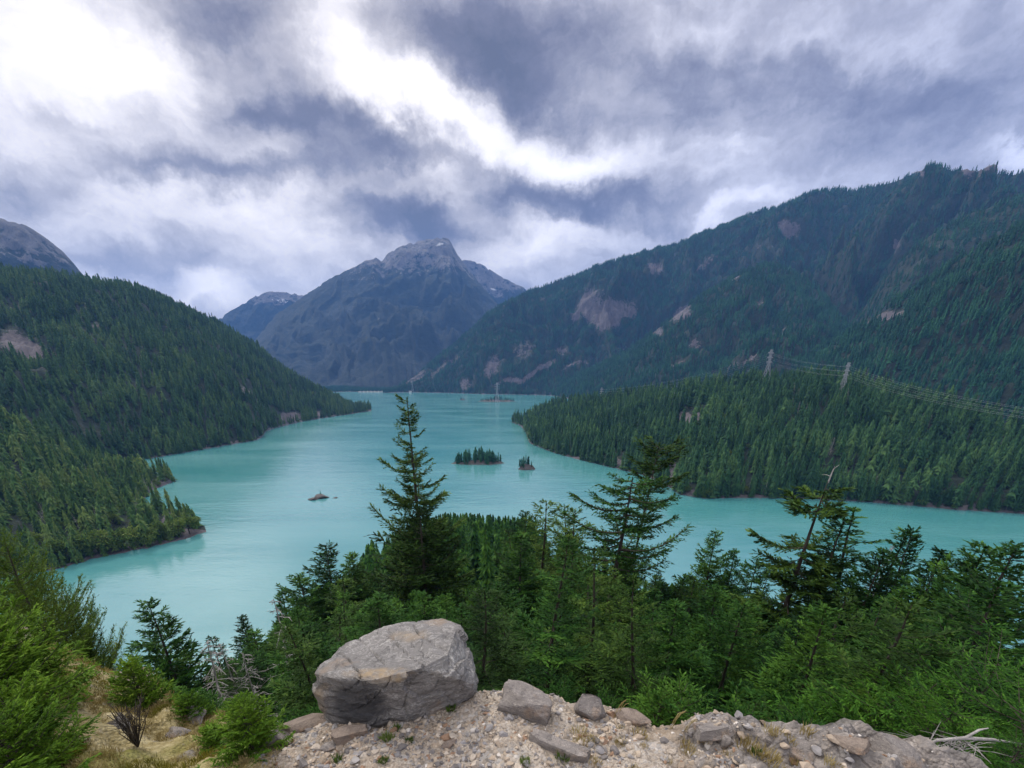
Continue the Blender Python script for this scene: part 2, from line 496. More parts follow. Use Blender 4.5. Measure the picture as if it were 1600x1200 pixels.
M['steel'] = plain('galvanised_steel', (.36, .37, .40), .55, .2)
M['cable'] = plain('cable_metal', (.42, .44, .48), .5, .2)
M['concrete'] = plain('dam_concrete', (.42, .40, .38), .9, 0, .2)
M['white_paint'] = plain('white_paint', (.72, .71, .69), .7)
M['roof'] = plain('dark_roof', (.10, .10, .11), .7)

# ------------------------------------------------------------------ the hills, as polar height sheets round the overlook
def to_polar(px, py):
    d = ray(px, py); hd = math.hypot(d[0], d[1])
    return math.atan2(d[0], d[1]), d[2] / hd


def smooth1(a, k):
    if k < 1: return a
    w = np.hanning(2 * k + 3)[1:-1]; w /= w.sum()
    return np.convolve(np.pad(a, k, mode='edge'), w, 'valid')


def project(X, Y, Z):
    Zr = Z - H0
    dep = Y * cp - Zr * sp_
    u = Y * sp_ + Zr * cp
    return CX + F * X / dep, CY - F * u / dep, dep


LAYERS = {}


def layer(name, sil, shore, ncol, nrow, tree_h=0., shape=.9, noise_a=.04, gully=.05, seed=1, mat='hill', rocks=(), snow=(), bank=4.,
          smooth=2, back=1.0, nback=14, rock_top=None, base_noise=0., hump=0.):
    """sil: (px, py, ridge distance); shore: (px, py) on the water or (px, None, distance)"""
    S = sorted((to_polar(x, y)[0], to_polar(x, y)[1], D) for x, y, D in sil)
    th_s = np.array([s[0] for s in S]); te = np.array([s[1] for s in S]); dd = np.array([s[2] for s in S])
    sh = []
    for q in shore:
        if q[1] is None: sh.append((to_polar(q[0], 580)[0], q[2]))
        else:
            t, e = to_polar(q[0], q[1]); sh.append((t, -H0 / e))
    sh.sort()
    th = np.linspace(th_s[0], th_s[-1], ncol)
    rr = smooth1(np.interp(th, th_s, dd), smooth)
    tE = smooth1(np.interp(th, th_s, te), smooth)
    rs = smooth1(np.interp(th, [a for a, b in sh], [b for a, b in sh]), 1)
    rs = rs * (1 + .006 * fbm(th * 90, th * 0 + seed, 3, seed + 2))
    rr = np.maximum(rr, rs + 6)
    zr = np.maximum(H0 + rr * tE - tree_h, .5)
    t = np.concatenate([[-.06, -.03], np.linspace(0, 1, nrow) ** 1.15, 1 + np.linspace(0, 1, nback + 1)[1:]])
    TT, TH = np.meshgrid(t, th, indexing='ij')
    RS, RR, ZR = rs[None, :], rr[None, :], zr[None, :]
    W = RR - RS
    Rd = np.where(TT <= 1, RS + W * TT, RR + (TT - 1) * np.maximum(W, ZR * 1.3) * back)
    tc = np.clip(TT, 0, 1)
    prof = tc ** shape * (1 - hump) + hump * np.sin(tc * np.pi / 2)
    Z = ZR * prof
    Z = np.where(TT > 1, ZR * (1 - (TT - 1) ** 1.3), Z)
    X = Rd * np.sin(TH); Y = Rd * np.cos(TH)
    L = max(float(zr.max()), 40.)
    # window keeps shoreline and skyline near their measured places
    win = np.clip(tc * 4, 0, 1) * np.where(TT <= 1, np.clip(1.12 - tc ** 4, 0, 1), np.clip(.10 + (TT - 1) * .35, 0, 1))
    nz = fbm(X / L * 1.3, Y / L * 1.3, 6, seed) * noise_a * ZR
    gl = (ridged(TH * gully * 70 + .9 * fbm(X / L * 1.6, Y / L * 1.6, 4, seed + 9), TT * 1.3 + seed, 4, seed + 5) - 1.0) * noise_a * ZR * .75
    Z = Z + win * (nz + gl)
    # no knob of the slope stands above the measured skyline
    Z = np.minimum(Z, H0 + Rd * ((zr - H0) / rr)[None, :] + 3 + .004 * Rd * fbm(TH * 80, TT * 3, 3, seed + 77))
    # rough rocky bank at the waterline
    bk = bank * np.clip(.45 + 1.5 * fbm(X / 30., Y / 30., 3, seed + 3), .1, 2)
    Z = Z + np.clip(tc * W / 6., 0, 1) * np.where(TT < 1.5, bk, 0) * np.clip((2 - TT) * 2, 0, 1)
    Z = np.where(TT < 0, TT * 100., Z)
    Z = np.maximum(Z, -7.)
    px, py, dep = project(X, Y, Z)
    rock = np.zeros_like(Z)
    jx = fbm(X / L * 5, Y / L * 5, 4, seed + 31); jy = fbm(X / L * 5 + 40, Z / L * 5, 4, seed + 32)
    for (rx, ry, sx, sy, an, am) in rocks:
        a = math.radians(an)
        u = (px - rx) + jx * sx * .5; v = (py - ry) + jy * sy * .5
        p = (u * math.cos(a) + v * math.sin(a)) / sx; q = (-u * math.sin(a) + v * math.cos(a)) / sy
        rock = np.maximum(rock, am * np.exp(-(p * p + q * q) ** 2 * .7))
    if rock_top: rock = np.maximum(rock, np.clip((Z / L - rock_top[0]) / (rock_top[1] - rock_top[0]), 0, 1) * .75)
    rock0 = rock.copy(); rock = rock * .82
    rock = np.maximum(rock, np.where((Z < bank * 1.1) & (TT < .5), .7, 0))
    snw = np.zeros_like(Z)
    for (rx, ry, sx, sy, an, am) in snow:
        a = math.radians(an); u = px - rx; v = py - ry
        p = (u * math.cos(a) + v * math.sin(a)) / sx; q = (-u * math.sin(a) + v * math.cos(a)) / sy
        snw = np.maximum(snw, am * np.exp(-(p * p + q * q) * .8))
    nr, nc = Z.shape
    i = np.arange(nr - 1)[:, None] * nc; j = np.arange(nc - 1)[None, :]
    Q = np.stack([i + j, i + j + 1, i + nc + j + 1, i + nc + j], -1).reshape(-1, 4)
    me = mesh_np(name, np.stack([X, Y, Z], -1).reshape(-1, 3), Q, None, True, {'rock': rock, 'snow': snw})
    o = obj(name, me, M[mat]); tag(o, kind='structure')
    LAYERS[name] = dict(X=X, Y=Y, Z=Z, rock=rock0, th=th, TT=TT, R=Rd)
    return o


def terrain_z(name, x, y):
    L = LAYERS[name]
    th = math.atan2(x, y); r = math.hypot(x, y)
    c = (th - L['th'][0]) / (L['th'][1] - L['th'][0]); c0 = int(max(0, min(len(L['th']) - 2, math.floor(c)))); f = min(max(c - c0, 0), 1)
    za = np.interp(r, L['R'][:, c0], L['Z'][:, c0]); zb = np.interp(r, L['R'][:, c0 + 1], L['Z'][:, c0 + 1])
    return float(za * (1 - f) + zb * f)


def scatter_layer(name, dens, rng, tmax=1.12, clump=.75, rock_cut=.34, shore=0):
    """random tree feet on a hill sheet, density per square metre"""
    L = LAYERS[name]; X, Y, Z = L['X'], L['Y'], L['Z']
    ux = X[1:, :-1] - X[:-1, :-1]; uy = Y[1:, :-1] - Y[:-1, :-1]
    vx = X[:-1, 1:] - X[:-1, :-1]; vy = Y[:-1, 1:] - Y[:-1, :-1]
    area = np.abs(ux * vy - uy * vx)
    tt = L['TT'][:-1, :-1]
    area = np.where((tt >= 0) & (tt < tmax), area, 0)
    n = int(area.sum() * dens)
    p = (area / area.sum()).ravel()
    k = rng.choice(len(p), n, p=p); nc = area.shape[1]; i, j = k // nc, k % nc
    a, b = rng.random(n), rng.random(n)
    def bl(A): return A[i, j] * (1 - a) * (1 - b) + A[i + 1, j] * a * (1 - b) + A[i, j + 1] * (1 - a) * b + A[i + 1, j + 1] * a * b
    x, y, z, rk = bl(X), bl(Y), bl(Z), bl(L['rock'])
    rk = rk + fbm(x / 60., y / 60., 3, 77) * .28
    c = fbm(x / 70., y / 70., 3, 11) * .5 + .5
    keep = (z > .5) & (rng.random(n) > np.clip((rk - rock_cut) * 6, 0, 1)) & (rng.random(n) > clump * np.clip(.5 - c, 0, .5) * 2)
    px, py, dep = project(x, y, z)
    keep &= (px > -60) & (px < 1660)
    x, y, z = x[keep], y[keep], z[keep]
    if shore:                                   # a fringe right on the bank
        th = rng.uniform(L['th'][0], L['th'][-1], shore); c = (th - L['th'][0]) / (L['th'][1] - L['th'][0])
        rs = np.interp(c, np.arange(len(L['th'])), L['R'][2]) + 1.0 + 11 * rng.random(shore) ** 1.5
        fr = fbm(th * 60, th * 0 + 3, 3, 8) > -.18
        xs, ys = rs * np.sin(th), rs * np.cos(th); zs = np.array([terrain_z(name, a, b) for a, b in zip(xs, ys)])
        px, py, dep = project(xs, ys, zs); k2 = fr & (zs > .4) & (px > -60) & (px < 1660)
        x, y, z = np.concatenate([x, xs[k2]]), np.concatenate([y, ys[k2]]), np.concatenate([z, zs[k2]])
    return x, y, z


RG = np.random.default_rng(7)
RND = random.Random(11)

# right-hand wooded headland
layer('headland', [(800, 657, 1510), (812, 648, 1500), (830, 638, 1450), (860, 628, 1400), (900, 620, 1350), (960, 612, 1280), (1030, 603, 1220), (1100, 590, 1160), (1200, 580, 1100),
                   (1290, 578, 1060), (1350, 584, 1030), (1420, 598, 1000), (1500, 618, 960), (1600, 646, 920), (1750, 680, 880), (1900, 700, 860)],
      [(800, 660), (812, 664), (822, 676), (826, 692), (860, 706), (900, 717), (950, 729), (1000, 741), (1040, 757), (1060, 772), (1100, 779), (1200, 778), (1300, 781), (1400, 788), (1500, 797), (1600, 803), (1750, 812), (1900, 820)],
      240, 70, tree_h=31, shape=.80, noise_a=.10, gully=.06, seed=3, hump=.35, bank=3,
      rocks=[(1075, 655, 26, 16, 0, .95), (965, 722, 30, 8, 15, .9), (1050, 745, 8, 26, 0, .8), (1085, 768, 30, 7, 0, .9), (1370, 775, 14, 10, 0, .9), (1455, 785, 22, 9, 0, .9), (1530, 790, 24, 8, 0, .8), (1110, 640, 16, 9, 0, .7), (1000, 640, 14, 6, 0, .7)])
# large wooded hill across the lake on the left
layer('left_hill', [(-350, 400, 1900), (-150, 405, 2000), (0, 412, 2050), (60, 416, 2080), (120, 425, 2100), (200, 438, 2120), (260, 458, 2150), (310, 482, 2170), (350, 502, 2190), (400, 533, 2200), (440, 568, 2200), (480, 592, 2180),
                    (520, 612, 2150), (560, 633, 2120), (580, 641, 2110)],
      [(-350, None, 900), (0, None, 980), (205, 721), (260, 712), (330, 700), (400, 688), (409, 684), (416, 673), (470, 659), (520, 651), (560, 645), (580, 642)],
      240, 90, tree_h=28, shape=.85, noise_a=.08, gully=.06, seed=12, hump=.4,
      rocks=[(40, 545, 52, 20, 28, .95), (455, 655, 16, 10, 0, .9), (500, 648, 8, 5, 0, .8), (385, 612, 14, 10, 20, .8), (20, 480, 30, 8, 5, .7), (150, 510, 8, 8, 0, .7)])
# nearer points on the left shore
layer('left_shore_far', [(-350, 560, 950), (-100, 600, 960), (0, 645, 960), (40, 660, 955), (90, 680, 950), (130, 700, 940), (180, 726, 910), (230, 744, 870), (260, 748, 845), (274, 751, 832)],
      [(-350, None, 600), (0, None, 640), (150, None, 700), (240, 765), (262, 756), (274, 752)],
      150, 50, tree_h=20, shape=.9, noise_a=.07, seed=21, hump=.3, rocks=[(25, 655, 26, 16, 30, .9), (70, 665, 12, 6, 20, .6)])
layer('left_shore_near', [(-350, 690, 720), (-100, 725, 690), (0, 745, 680), (100, 757, 670), (180, 764, 660), (225, 770, 640), (255, 778, 610), (290, 798, 575), (310, 816, 552), (322, 830, 538)],
      [(-350, None, 520), (-100, None, 515), (66, 894), (100, 886), (150, 872), (230, 856), (290, 842), (312, 834), (322, 831)],
      150, 50, tree_h=16, shape=.75, noise_a=.10, seed=25, hump=.4, bank=1.6,
      rocks=[(238, 780, 22, 20, 60, .95), (262, 815, 8, 22, -10, .8), (75, 890, 24, 4, -10, .9)])
# big right-hand mountain, its spurs
layer('right_mountain', [(598, 611, 3900), (640, 588, 4050), (700, 540, 4250), (760, 486, 4350), (800, 461, 4400), (850, 438, 4400), (950, 406, 4400), (1050, 378, 4400), (1150, 341, 4400), (1200, 321, 4350), (1250, 301, 4300),
                         (1300, 288, 4250), (1350, 278, 4200), (1400, 264, 4150), (1440, 249, 4100), (1480, 251, 4050), (1515, 261, 4000), (1555, 248, 3950), (1600, 248, 3900), (1750, 225, 3800), (1950, 260, 3700)],
      [(598, 614), (640, 613), (700, 614), (760, 616), (835, 617), (900, None, 3100), (1100, None, 2800), (1300, None, 2500), (1950, None, 2200)],
      330, 130, tree_h=30, shape=1.0, noise_a=.27, gully=.085, seed=33, hump=.15, smooth=3,
      rocks=[(948, 487, 42, 30, 0, 1.), (985, 490, 10, 14, 0, .8), (830, 582, 62, 6, -24, .85), (905, 570, 30, 4, -28, .7), (690, 572, 40, 7, -35, .62), (640, 590, 34, 6, -30, .64), (1025, 420, 14, 12, 0, .8), (1235, 358, 28, 17, 15, .95),
             (1420, 268, 34, 7, 8, .9), (1540, 262, 24, 6, 0, 1.), (1512, 266, 10, 8, 0, 1.), (900, 400, 20, 9, 0, .5), (1110, 415, 30, 8, -30, .7), (1190, 385, 28, 6, -15, .6), (770, 575, 24, 14, -40, .75), (730, 600, 14, 10, -50, .7),
             (1060, 490, 24, 12, -25, .8), (880, 545, 14, 10, 0, .7), (815, 545, 24, 16, -20, .6), (850, 470, 14, 8, 0, .5), (1085, 545, 12, 10, 0, .7), (1402, 380, 5, 22, 0, .9), (1365, 336, 8, 5, 0, .7), (970, 545, 14, 5, 0, .6), (1200, 455, 16, 7, 0, .6)])
layer('right_spur', [(815, 615, 3380), (850, 603, 3350), (920, 572, 3200), (980, 542, 3050), (1020, 510, 2980), (1060, 482, 2950), (1100, 455, 2950), (1150, 424, 2980), (1200, 405, 3000), (1240, 412, 2950), (1290, 450, 2800), (1340, 515, 2600), (1380, 560, 2450), (1420, 600, 2300)],
      [(815, 617), (850, 616.5), (920, None, 2500), (1100, None, 1900), (1420, None, 1700)],
      200, 80, tree_h=30, shape=1.0, noise_a=.16, gully=.07, seed=41, hump=.2,
      rocks=[(1062, 490, 20, 14, -30, .85), (1085, 540, 12, 12, 0, .8), (1030, 520, 12, 8, -40, .7), (1170, 560, 30, 7, -30, .75), (1135, 430, 26, 9, -25, .75), (1190, 470, 18, 6, -20, .6), (1225, 520, 14, 5, -45, .6), (1060, 570, 20, 6, -20, .6)])
layer('right_ridge', [(1215, 588, 2100), (1250, 556, 2080), (1290, 530, 2050), (1350, 492, 2000), (1420, 444, 1960), (1500, 388, 1920), (1600, 330, 1880), (1750, 270, 1850), (1950, 240, 1850)],
      [(1215, None, 1600), (1300, None, 1450), (1600, None, 1250), (1950, None, 1200)],
      180, 90, tree_h=30, shape=1.0, noise_a=.15, gully=.07, seed=47, hump=.2,
      rocks=[(1385, 495, 26, 10, -10, .9), (1355, 505, 12, 6, 0, .6), (1440, 540, 10, 5, 0, .6), (1300, 548, 14, 5, -30, .6), (1510, 430, 16, 5, -30, .5)])
layer('right_upper_ridge', [(1330, 500, 2700), (1380, 432, 2700), (1408, 398, 2700), (1450, 358, 2720), (1520, 318, 2760), (1600, 292, 2800), (1750, 262, 2850), (1950, 240, 2900)],
      [(1330, None, 2100), (1600, None, 2000), (1950, None, 1900)],
      120, 60, tree_h=30, shape=1.0, noise_a=.08, gully=.07, seed=52, hump=.2, rocks=[(1470, 385, 10, 4, -20, .7)])
# mountains at the head of the valley
layer('summit', [(330, 600, 7000), (360, 580, 7000), (400, 530, 7000), (430, 492, 7000), (470, 466, 7050), (510, 438, 7100), (540, 421, 7150), (575, 405, 7200), (588, 402, 7200), (596, 408, 7200), (606, 395, 7250), (625, 385, 7250), (650, 378, 7300),
                 (675, 374, 7300), (692, 371, 7300), (702, 374, 7300), (708, 386, 7280), (716, 400, 7250), (728, 416, 7200), (745, 438, 7150), (765, 462, 7100), (800, 500, 7050), (850, 560, 7000)],
      [(330, None, 5000), (600, None, 4600), (850, None, 4800)],
      420, 160, shape=1.05, noise_a=.13, gully=.13, seed=61, mat='mount', smooth=1, bank=0, hump=.1, rock_top=(.52, .82),
      rocks=[(680, 400, 60, 24, 0, .75), (600, 420, 60, 22, -25, .5), (520, 480, 80, 14, -35, .42), (440, 520, 40, 12, -50, .45), (650, 470, 40, 10, 0, .4), (700, 440, 30, 20, 0, .45), (600, 500, 50, 8, 0, .4), (560, 540, 60, 10, 20, .36), (620, 560, 30, 8, 0, .4)],
      snow=[(688, 382, 16, 4, -15, .55), (672, 402, 12, 4, 15, .55), (655, 386, 16, 3, -10, .45), (645, 430, 10, 5, 0, .3), (580, 412, 14, 3, -10, .35)])
layer('shoulder_mountain', [(640, 470, 8600), (690, 430, 8600), (716, 404, 8600), (735, 407, 8600), (752, 413, 8600), (768, 422, 8600), (782, 432, 8600), (806, 443, 8600), (840, 462, 8600), (900, 500, 8600)],
      [(640, None, 7600), (900, None, 7600)],
      120, 60, shape=1.0, noise_a=.12, gully=.14, seed=64, mat='mount', smooth=1, bank=0, rock_top=(.6, .8), rocks=[(770, 450, 30, 12, 20, .7)], snow=[(772, 452, 20, 3, 8, .6)])
layer('valley_mountain', [(250, 560, 9200), (330, 505, 9200), (352, 491, 9200), (380, 474, 9200), (402, 461, 9200), (420, 456, 9200), (445, 457, 9200), (470, 461, 9200), (520, 480, 9200), (600, 540, 9200)],
      [(250, None, 8000), (600, None, 8000)],
      160, 60, shape=1.0, noise_a=.12, gully=.14, seed=67, mat='mount', smooth=1, bank=0, rock_top=(.75, .95), rocks=[(430, 470, 40, 10, 0, .7)], snow=[(440, 470, 24, 5, 10, .65), (415, 463, 14, 3, 0, .5)])
layer('far_left_mountain', [(-500, 330, 5200), (-200, 330, 5200), (-60, 338, 5200), (0, 343, 5200), (22, 347, 5200), (45, 355, 5200), (75, 374, 5200), (100, 394, 5200), (115, 410, 5200), (126, 424, 5200), (180, 470, 5200), (260, 540, 5200)],
      [(-500, None, 4000), (260, None, 4000)],
      200, 80, shape=1.0, noise_a=.13, gully=.14, seed=71, mat='mount', smooth=1, bank=0, rock_top=(.62, .85), rocks=[(20, 365, 50, 16, 20, .8), (60, 400, 50, 14, 20, .6)])
# low wooded valley floor behind the dam
layer('valley_floor', [(480, 603, 4700), (540, 601, 4700), (580, 604, 4700), (610, 606, 4650), (660, 607, 4600), (720, 610, 4600)],
      [(480, None, 3950), (570, None, 3950), (720, None, 4100)],
      80, 20, tree_h=20, noise_a=.1, seed=81, bank=2)

# ------------------------------------------------------------------ near ground: ledge, left shoulder, wooded slope
RS_ = np.array([0, 2, 3, 3.6, 4.2, 4.7, 5.4, 6.5, 8, 10, 12, 16, 20, 30, 40, 63, 100, 150, 200, 260, 300, 350, 420, 600], float)
PROF = {
    -100: [-3.3, -3.3, -3.3, -3.3, -3.3, -3.3, -3.3, -3.3, -3.4, -3.6, -4.2, -7, -10, -19, -28, -48, -75, -105, -130, -158, -160, -160, -160, -160],
    -53: [-3.4, -3.4, -3.4, -3.4, -3.45, -3.5, -3.55, -3.65, -3.8, -4.0, -4.5, -7.5, -11, -20, -29, -48, -75, -105, -130, -158, -160, -160, -160, -160],
    -45: [-3.4, -3.4, -3.45, -3.5, -3.6, -3.75, -4.0, -4.35, -4.75, -5.5, -7.5, -11.5, -15, -23, -31, -48, -75, -105, -130, -158, -160, -160, -160, -160],
    -40: [-3.4, -3.4, -3.45, -3.5, -3.6, -3.8, -4.1, -4.5, -6.2, -8.6, -10.8, -15, -18, -26, -33, -48, -74, -105, -130, -158, -160, -160, -160, -160],
    -34: [-3.4, -3.4, -3.45, -3.5, -3.55, -3.75, -4.6, -6.1, -7.9, -10.2, -12.4, -17, -20.5, -28, -34, -48, -72, -102, -128, -156, -160, -160, -160, -160],
    -20: [-3.5, -3.5, -3.5, -3.5, -3.5, -3.9, -4.8, -6.2, -8.2, -10.7, -13, -17.5, -21.5, -29.5, -35.5, -46, -62, -88, -105, -122, -138, -158, -160, -160],
    -8: [-3.5, -3.5, -3.5, -3.45, -3.45, -3.8, -4.8, -6.2, -8.3, -10.8, -13.2, -18, -22, -30, -36, -46, -58, -78, -90, -102, -110, -124, -158, -160],
    1: [-3.5, -3.5, -3.5, -3.42, -3.4, -4.2, -5.2, -6.6, -8.5, -11, -13.5, -18, -22, -30, -36, -46, -58, -78, -92, -106, -116, -132, -160, -160],
    8: [-3.5, -3.5, -3.5, -3.42, -3.5, -4.3, -5.3, -6.7, -8.6, -11, -13.5, -18, -22, -30, -36, -46, -60, -84, -108, -138, -155, -160, -160, -160],
    20: [-3.5, -3.5, -3.5, -3.5, -3.6, -4.4, -5.4, -6.8, -8.7, -11, -13.5, -18, -22, -30, -36, -47, -63, -92, -120, -152, -160, -160, -160, -160],
    33: [-3.5, -3.5, -3.5, -3.46, -3.38, -3.45, -4.7, -6.7, -8.6, -11, -13.5, -18, -22, -30, -36, -47, -64, -93, -122, -154, -160, -160, -160, -160],
    45: [-3.5, -3.5, -3.48, -3.43, -3.36, -3.32, -3.6, -5.8, -8.4, -10.8, -13.2, -17.5, -21.5, -29, -35, -46, -63, -93, -122, -154, -160, -160, -160, -160],
    52: [-3.5, -3.5, -3.48, -3.45, -3.40, -3.36, -3.45, -5.2, -8, -10.5, -13, -17, -21, -28, -34, -45, -63, -93, -122, -154, -160, -160, -160, -160],
    100: [-3.5, -3.5, -3.5, -3.5, -3.5, -3.5, -3.6, -5.4, -7.5, -10, -12.5, -17, -21, -28, -34, -45, -63, -93, -122, -154, -160, -160, -160, -160]}
PTH = np.array(sorted(PROF)); PZ = np.array([PROF[k] for k in PTH], float)


def ground_z(x, y, detail=True):
    x = np.asarray(x, float); y = np.asarray(y, float)
    r = np.hypot(x, y); th = np.degrees(np.arctan2(x, y)); th = np.clip(th, -100, 100)
    k = np.clip(np.searchsorted(PTH, th) - 1, 0, len(PTH) - 2)
    f = (th - PTH[k]) / (PTH[k + 1] - PTH[k]); f = f * f * (3 - 2 * f)
    i = np.clip(np.searchsorted(RS_, r) - 1, 0, len(RS_) - 2)
    g = np.clip((r - RS_[i]) / (RS_[i + 1] - RS_[i]), 0, 1)
    z = (PZ[k, i] * (1 - g) + PZ[k, i + 1] * g) * (1 - f) + (PZ[k + 1, i] * (1 - g) + PZ[k + 1, i + 1] * g) * f
    if detail:
        z = z + .055 * fbm(x * 1.3, y * 1.3, 3, 5) + .018 * fbm(x * 7, y * 7, 3, 6) * np.clip((9 - r) / 4, 0, 1)
        z = z + np.clip((r - 9) / 20, 0, 1) * 1.2 * fbm(x / 14, y / 14, 3, 8)
        ledge = np.clip(1 - np.abs(r - 4.6) / 1.6, 0, 1) * (th > -36)
        z = z + ledge * (.10 * ridged(x * 1.6 + 3, y * 1.6, 3, 15) - .10)
        slab = np.clip((th - 24) / 8, 0, 1) * np.clip((r - 3.0) / .6, 0, 1) * np.clip((7 - r) / 1.5, 0, 1)
        z = z + slab * (.13 * ridged(x * 1.1 + y * .7, y * 2.2 - x * .5, 3, 25) - .12)
        lm = np.clip((-34 - th) / 8, 0, 1) * np.clip((14 - r) / 4, 0, 1) * np.clip((r - 3.4) / 1., 0, 1)
        z = z + lm * (.16 * fbm(x * .9, y * .9, 4, 19) + .05 * ridged(x * 2.2, y * 2.2, 3, 22))
    return z + H0


def build_ground():
    r = np.concatenate([np.linspace(.4, 3.2, 12), np.linspace(3.25, 9, 110), np.geomspace(9.1, 600, 110)])
    th = np.radians(np.concatenate([np.linspace(-99, -61, 20), np.linspace(-60, 60, 340), np.linspace(61, 99, 20)]))
    R_, TH = np.meshgrid(r, th, indexing='ij')
    X, Y = R_ * np.sin(TH), R_ * np.cos(TH); Z = ground_z(X, Y)
    deg = np.degrees(TH)
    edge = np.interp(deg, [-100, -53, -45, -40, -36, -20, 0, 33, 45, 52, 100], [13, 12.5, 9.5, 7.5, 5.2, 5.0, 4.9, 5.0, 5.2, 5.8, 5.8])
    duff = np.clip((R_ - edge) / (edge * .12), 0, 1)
    moss = np.clip((-35.5 - deg + 3 * fbm(X * 2, Y * 2, 3, 4)) / 3.0, 0, 1)
    nr, nc = Z.shape
    i = np.arange(nr - 1)[:, None] * nc; j = np.arange(nc - 1)[None, :]
    Q = np.stack([i + j, i + j + 1, i + nc + j + 1, i + nc + j], -1).reshape(-1, 4)
    o = obj('ground', mesh_np('ground', np.stack([X, Y, Z], -1).reshape(-1, 3), Q, None, True, {'duff': duff, 'moss': moss, 'slab': np.clip((deg - 22) / 12, 0, 1) * np.clip((R_ - 3.2) / .8, 0, 1)}), M['ground'])
    tag(o, kind='structure')


build_ground()

# ------------------------------------------------------------------ lake
W_ = 12500.
wv = [(-W_, -1500, 0), (W_, -1500, 0), (W_, W_, 0), (-W_, W_, 0)]
tag(obj('water', mesh_np('water', wv, [(0, 1, 2, 3)]), M['water']), kind='structure')


def water_pt(px, py):
    d = ray(px, py); k = -H0 / d[2]
    return np.array([d[0] * k, d[1] * k, 0.0])


def at_r(px, py, r):
    d = ray(px, py); k = r / math.hypot(d[0], d[1])
    return np.array([d[0] * k, d[1] * k, H0 + d[2] * k])


# ------------------------------------------------------------------ trees
def kites(P, A, L, Wd, rng, flat=.75):
    """pointed needle sprays: base points P, unit axes A, lengths, widths"""
    n = len(P)
    up = np.tile([0, 0, 1.], (n, 1)) + rng.normal(0, 1 - flat + .15, (n, 3))
    B = np.cross(A, up); B /= np.linalg.norm(B, axis=1)[:, None] + 1e-9
    N = np.cross(B, A)
    L = L[:, None]; Wd = Wd[:, None]
    v0 = P; v1 = P + A * L * .42 + B * Wd * .5 - N * Wd * .18
    v2 = P + A * L; v3 = P + A * L * .42 - B * Wd * .5 - N * Wd * .18
    V = np.stack([v0, v1, v2, v3], 1).reshape(-1, 3)
    Q = np.arange(n * 4).reshape(-1, 4)
    val = np.repeat(rng.random(n), 4)
    return V, Q, val


def unit(a): return a / (np.linalg.norm(a, axis=-1, keepdims=True) + 1e-9)


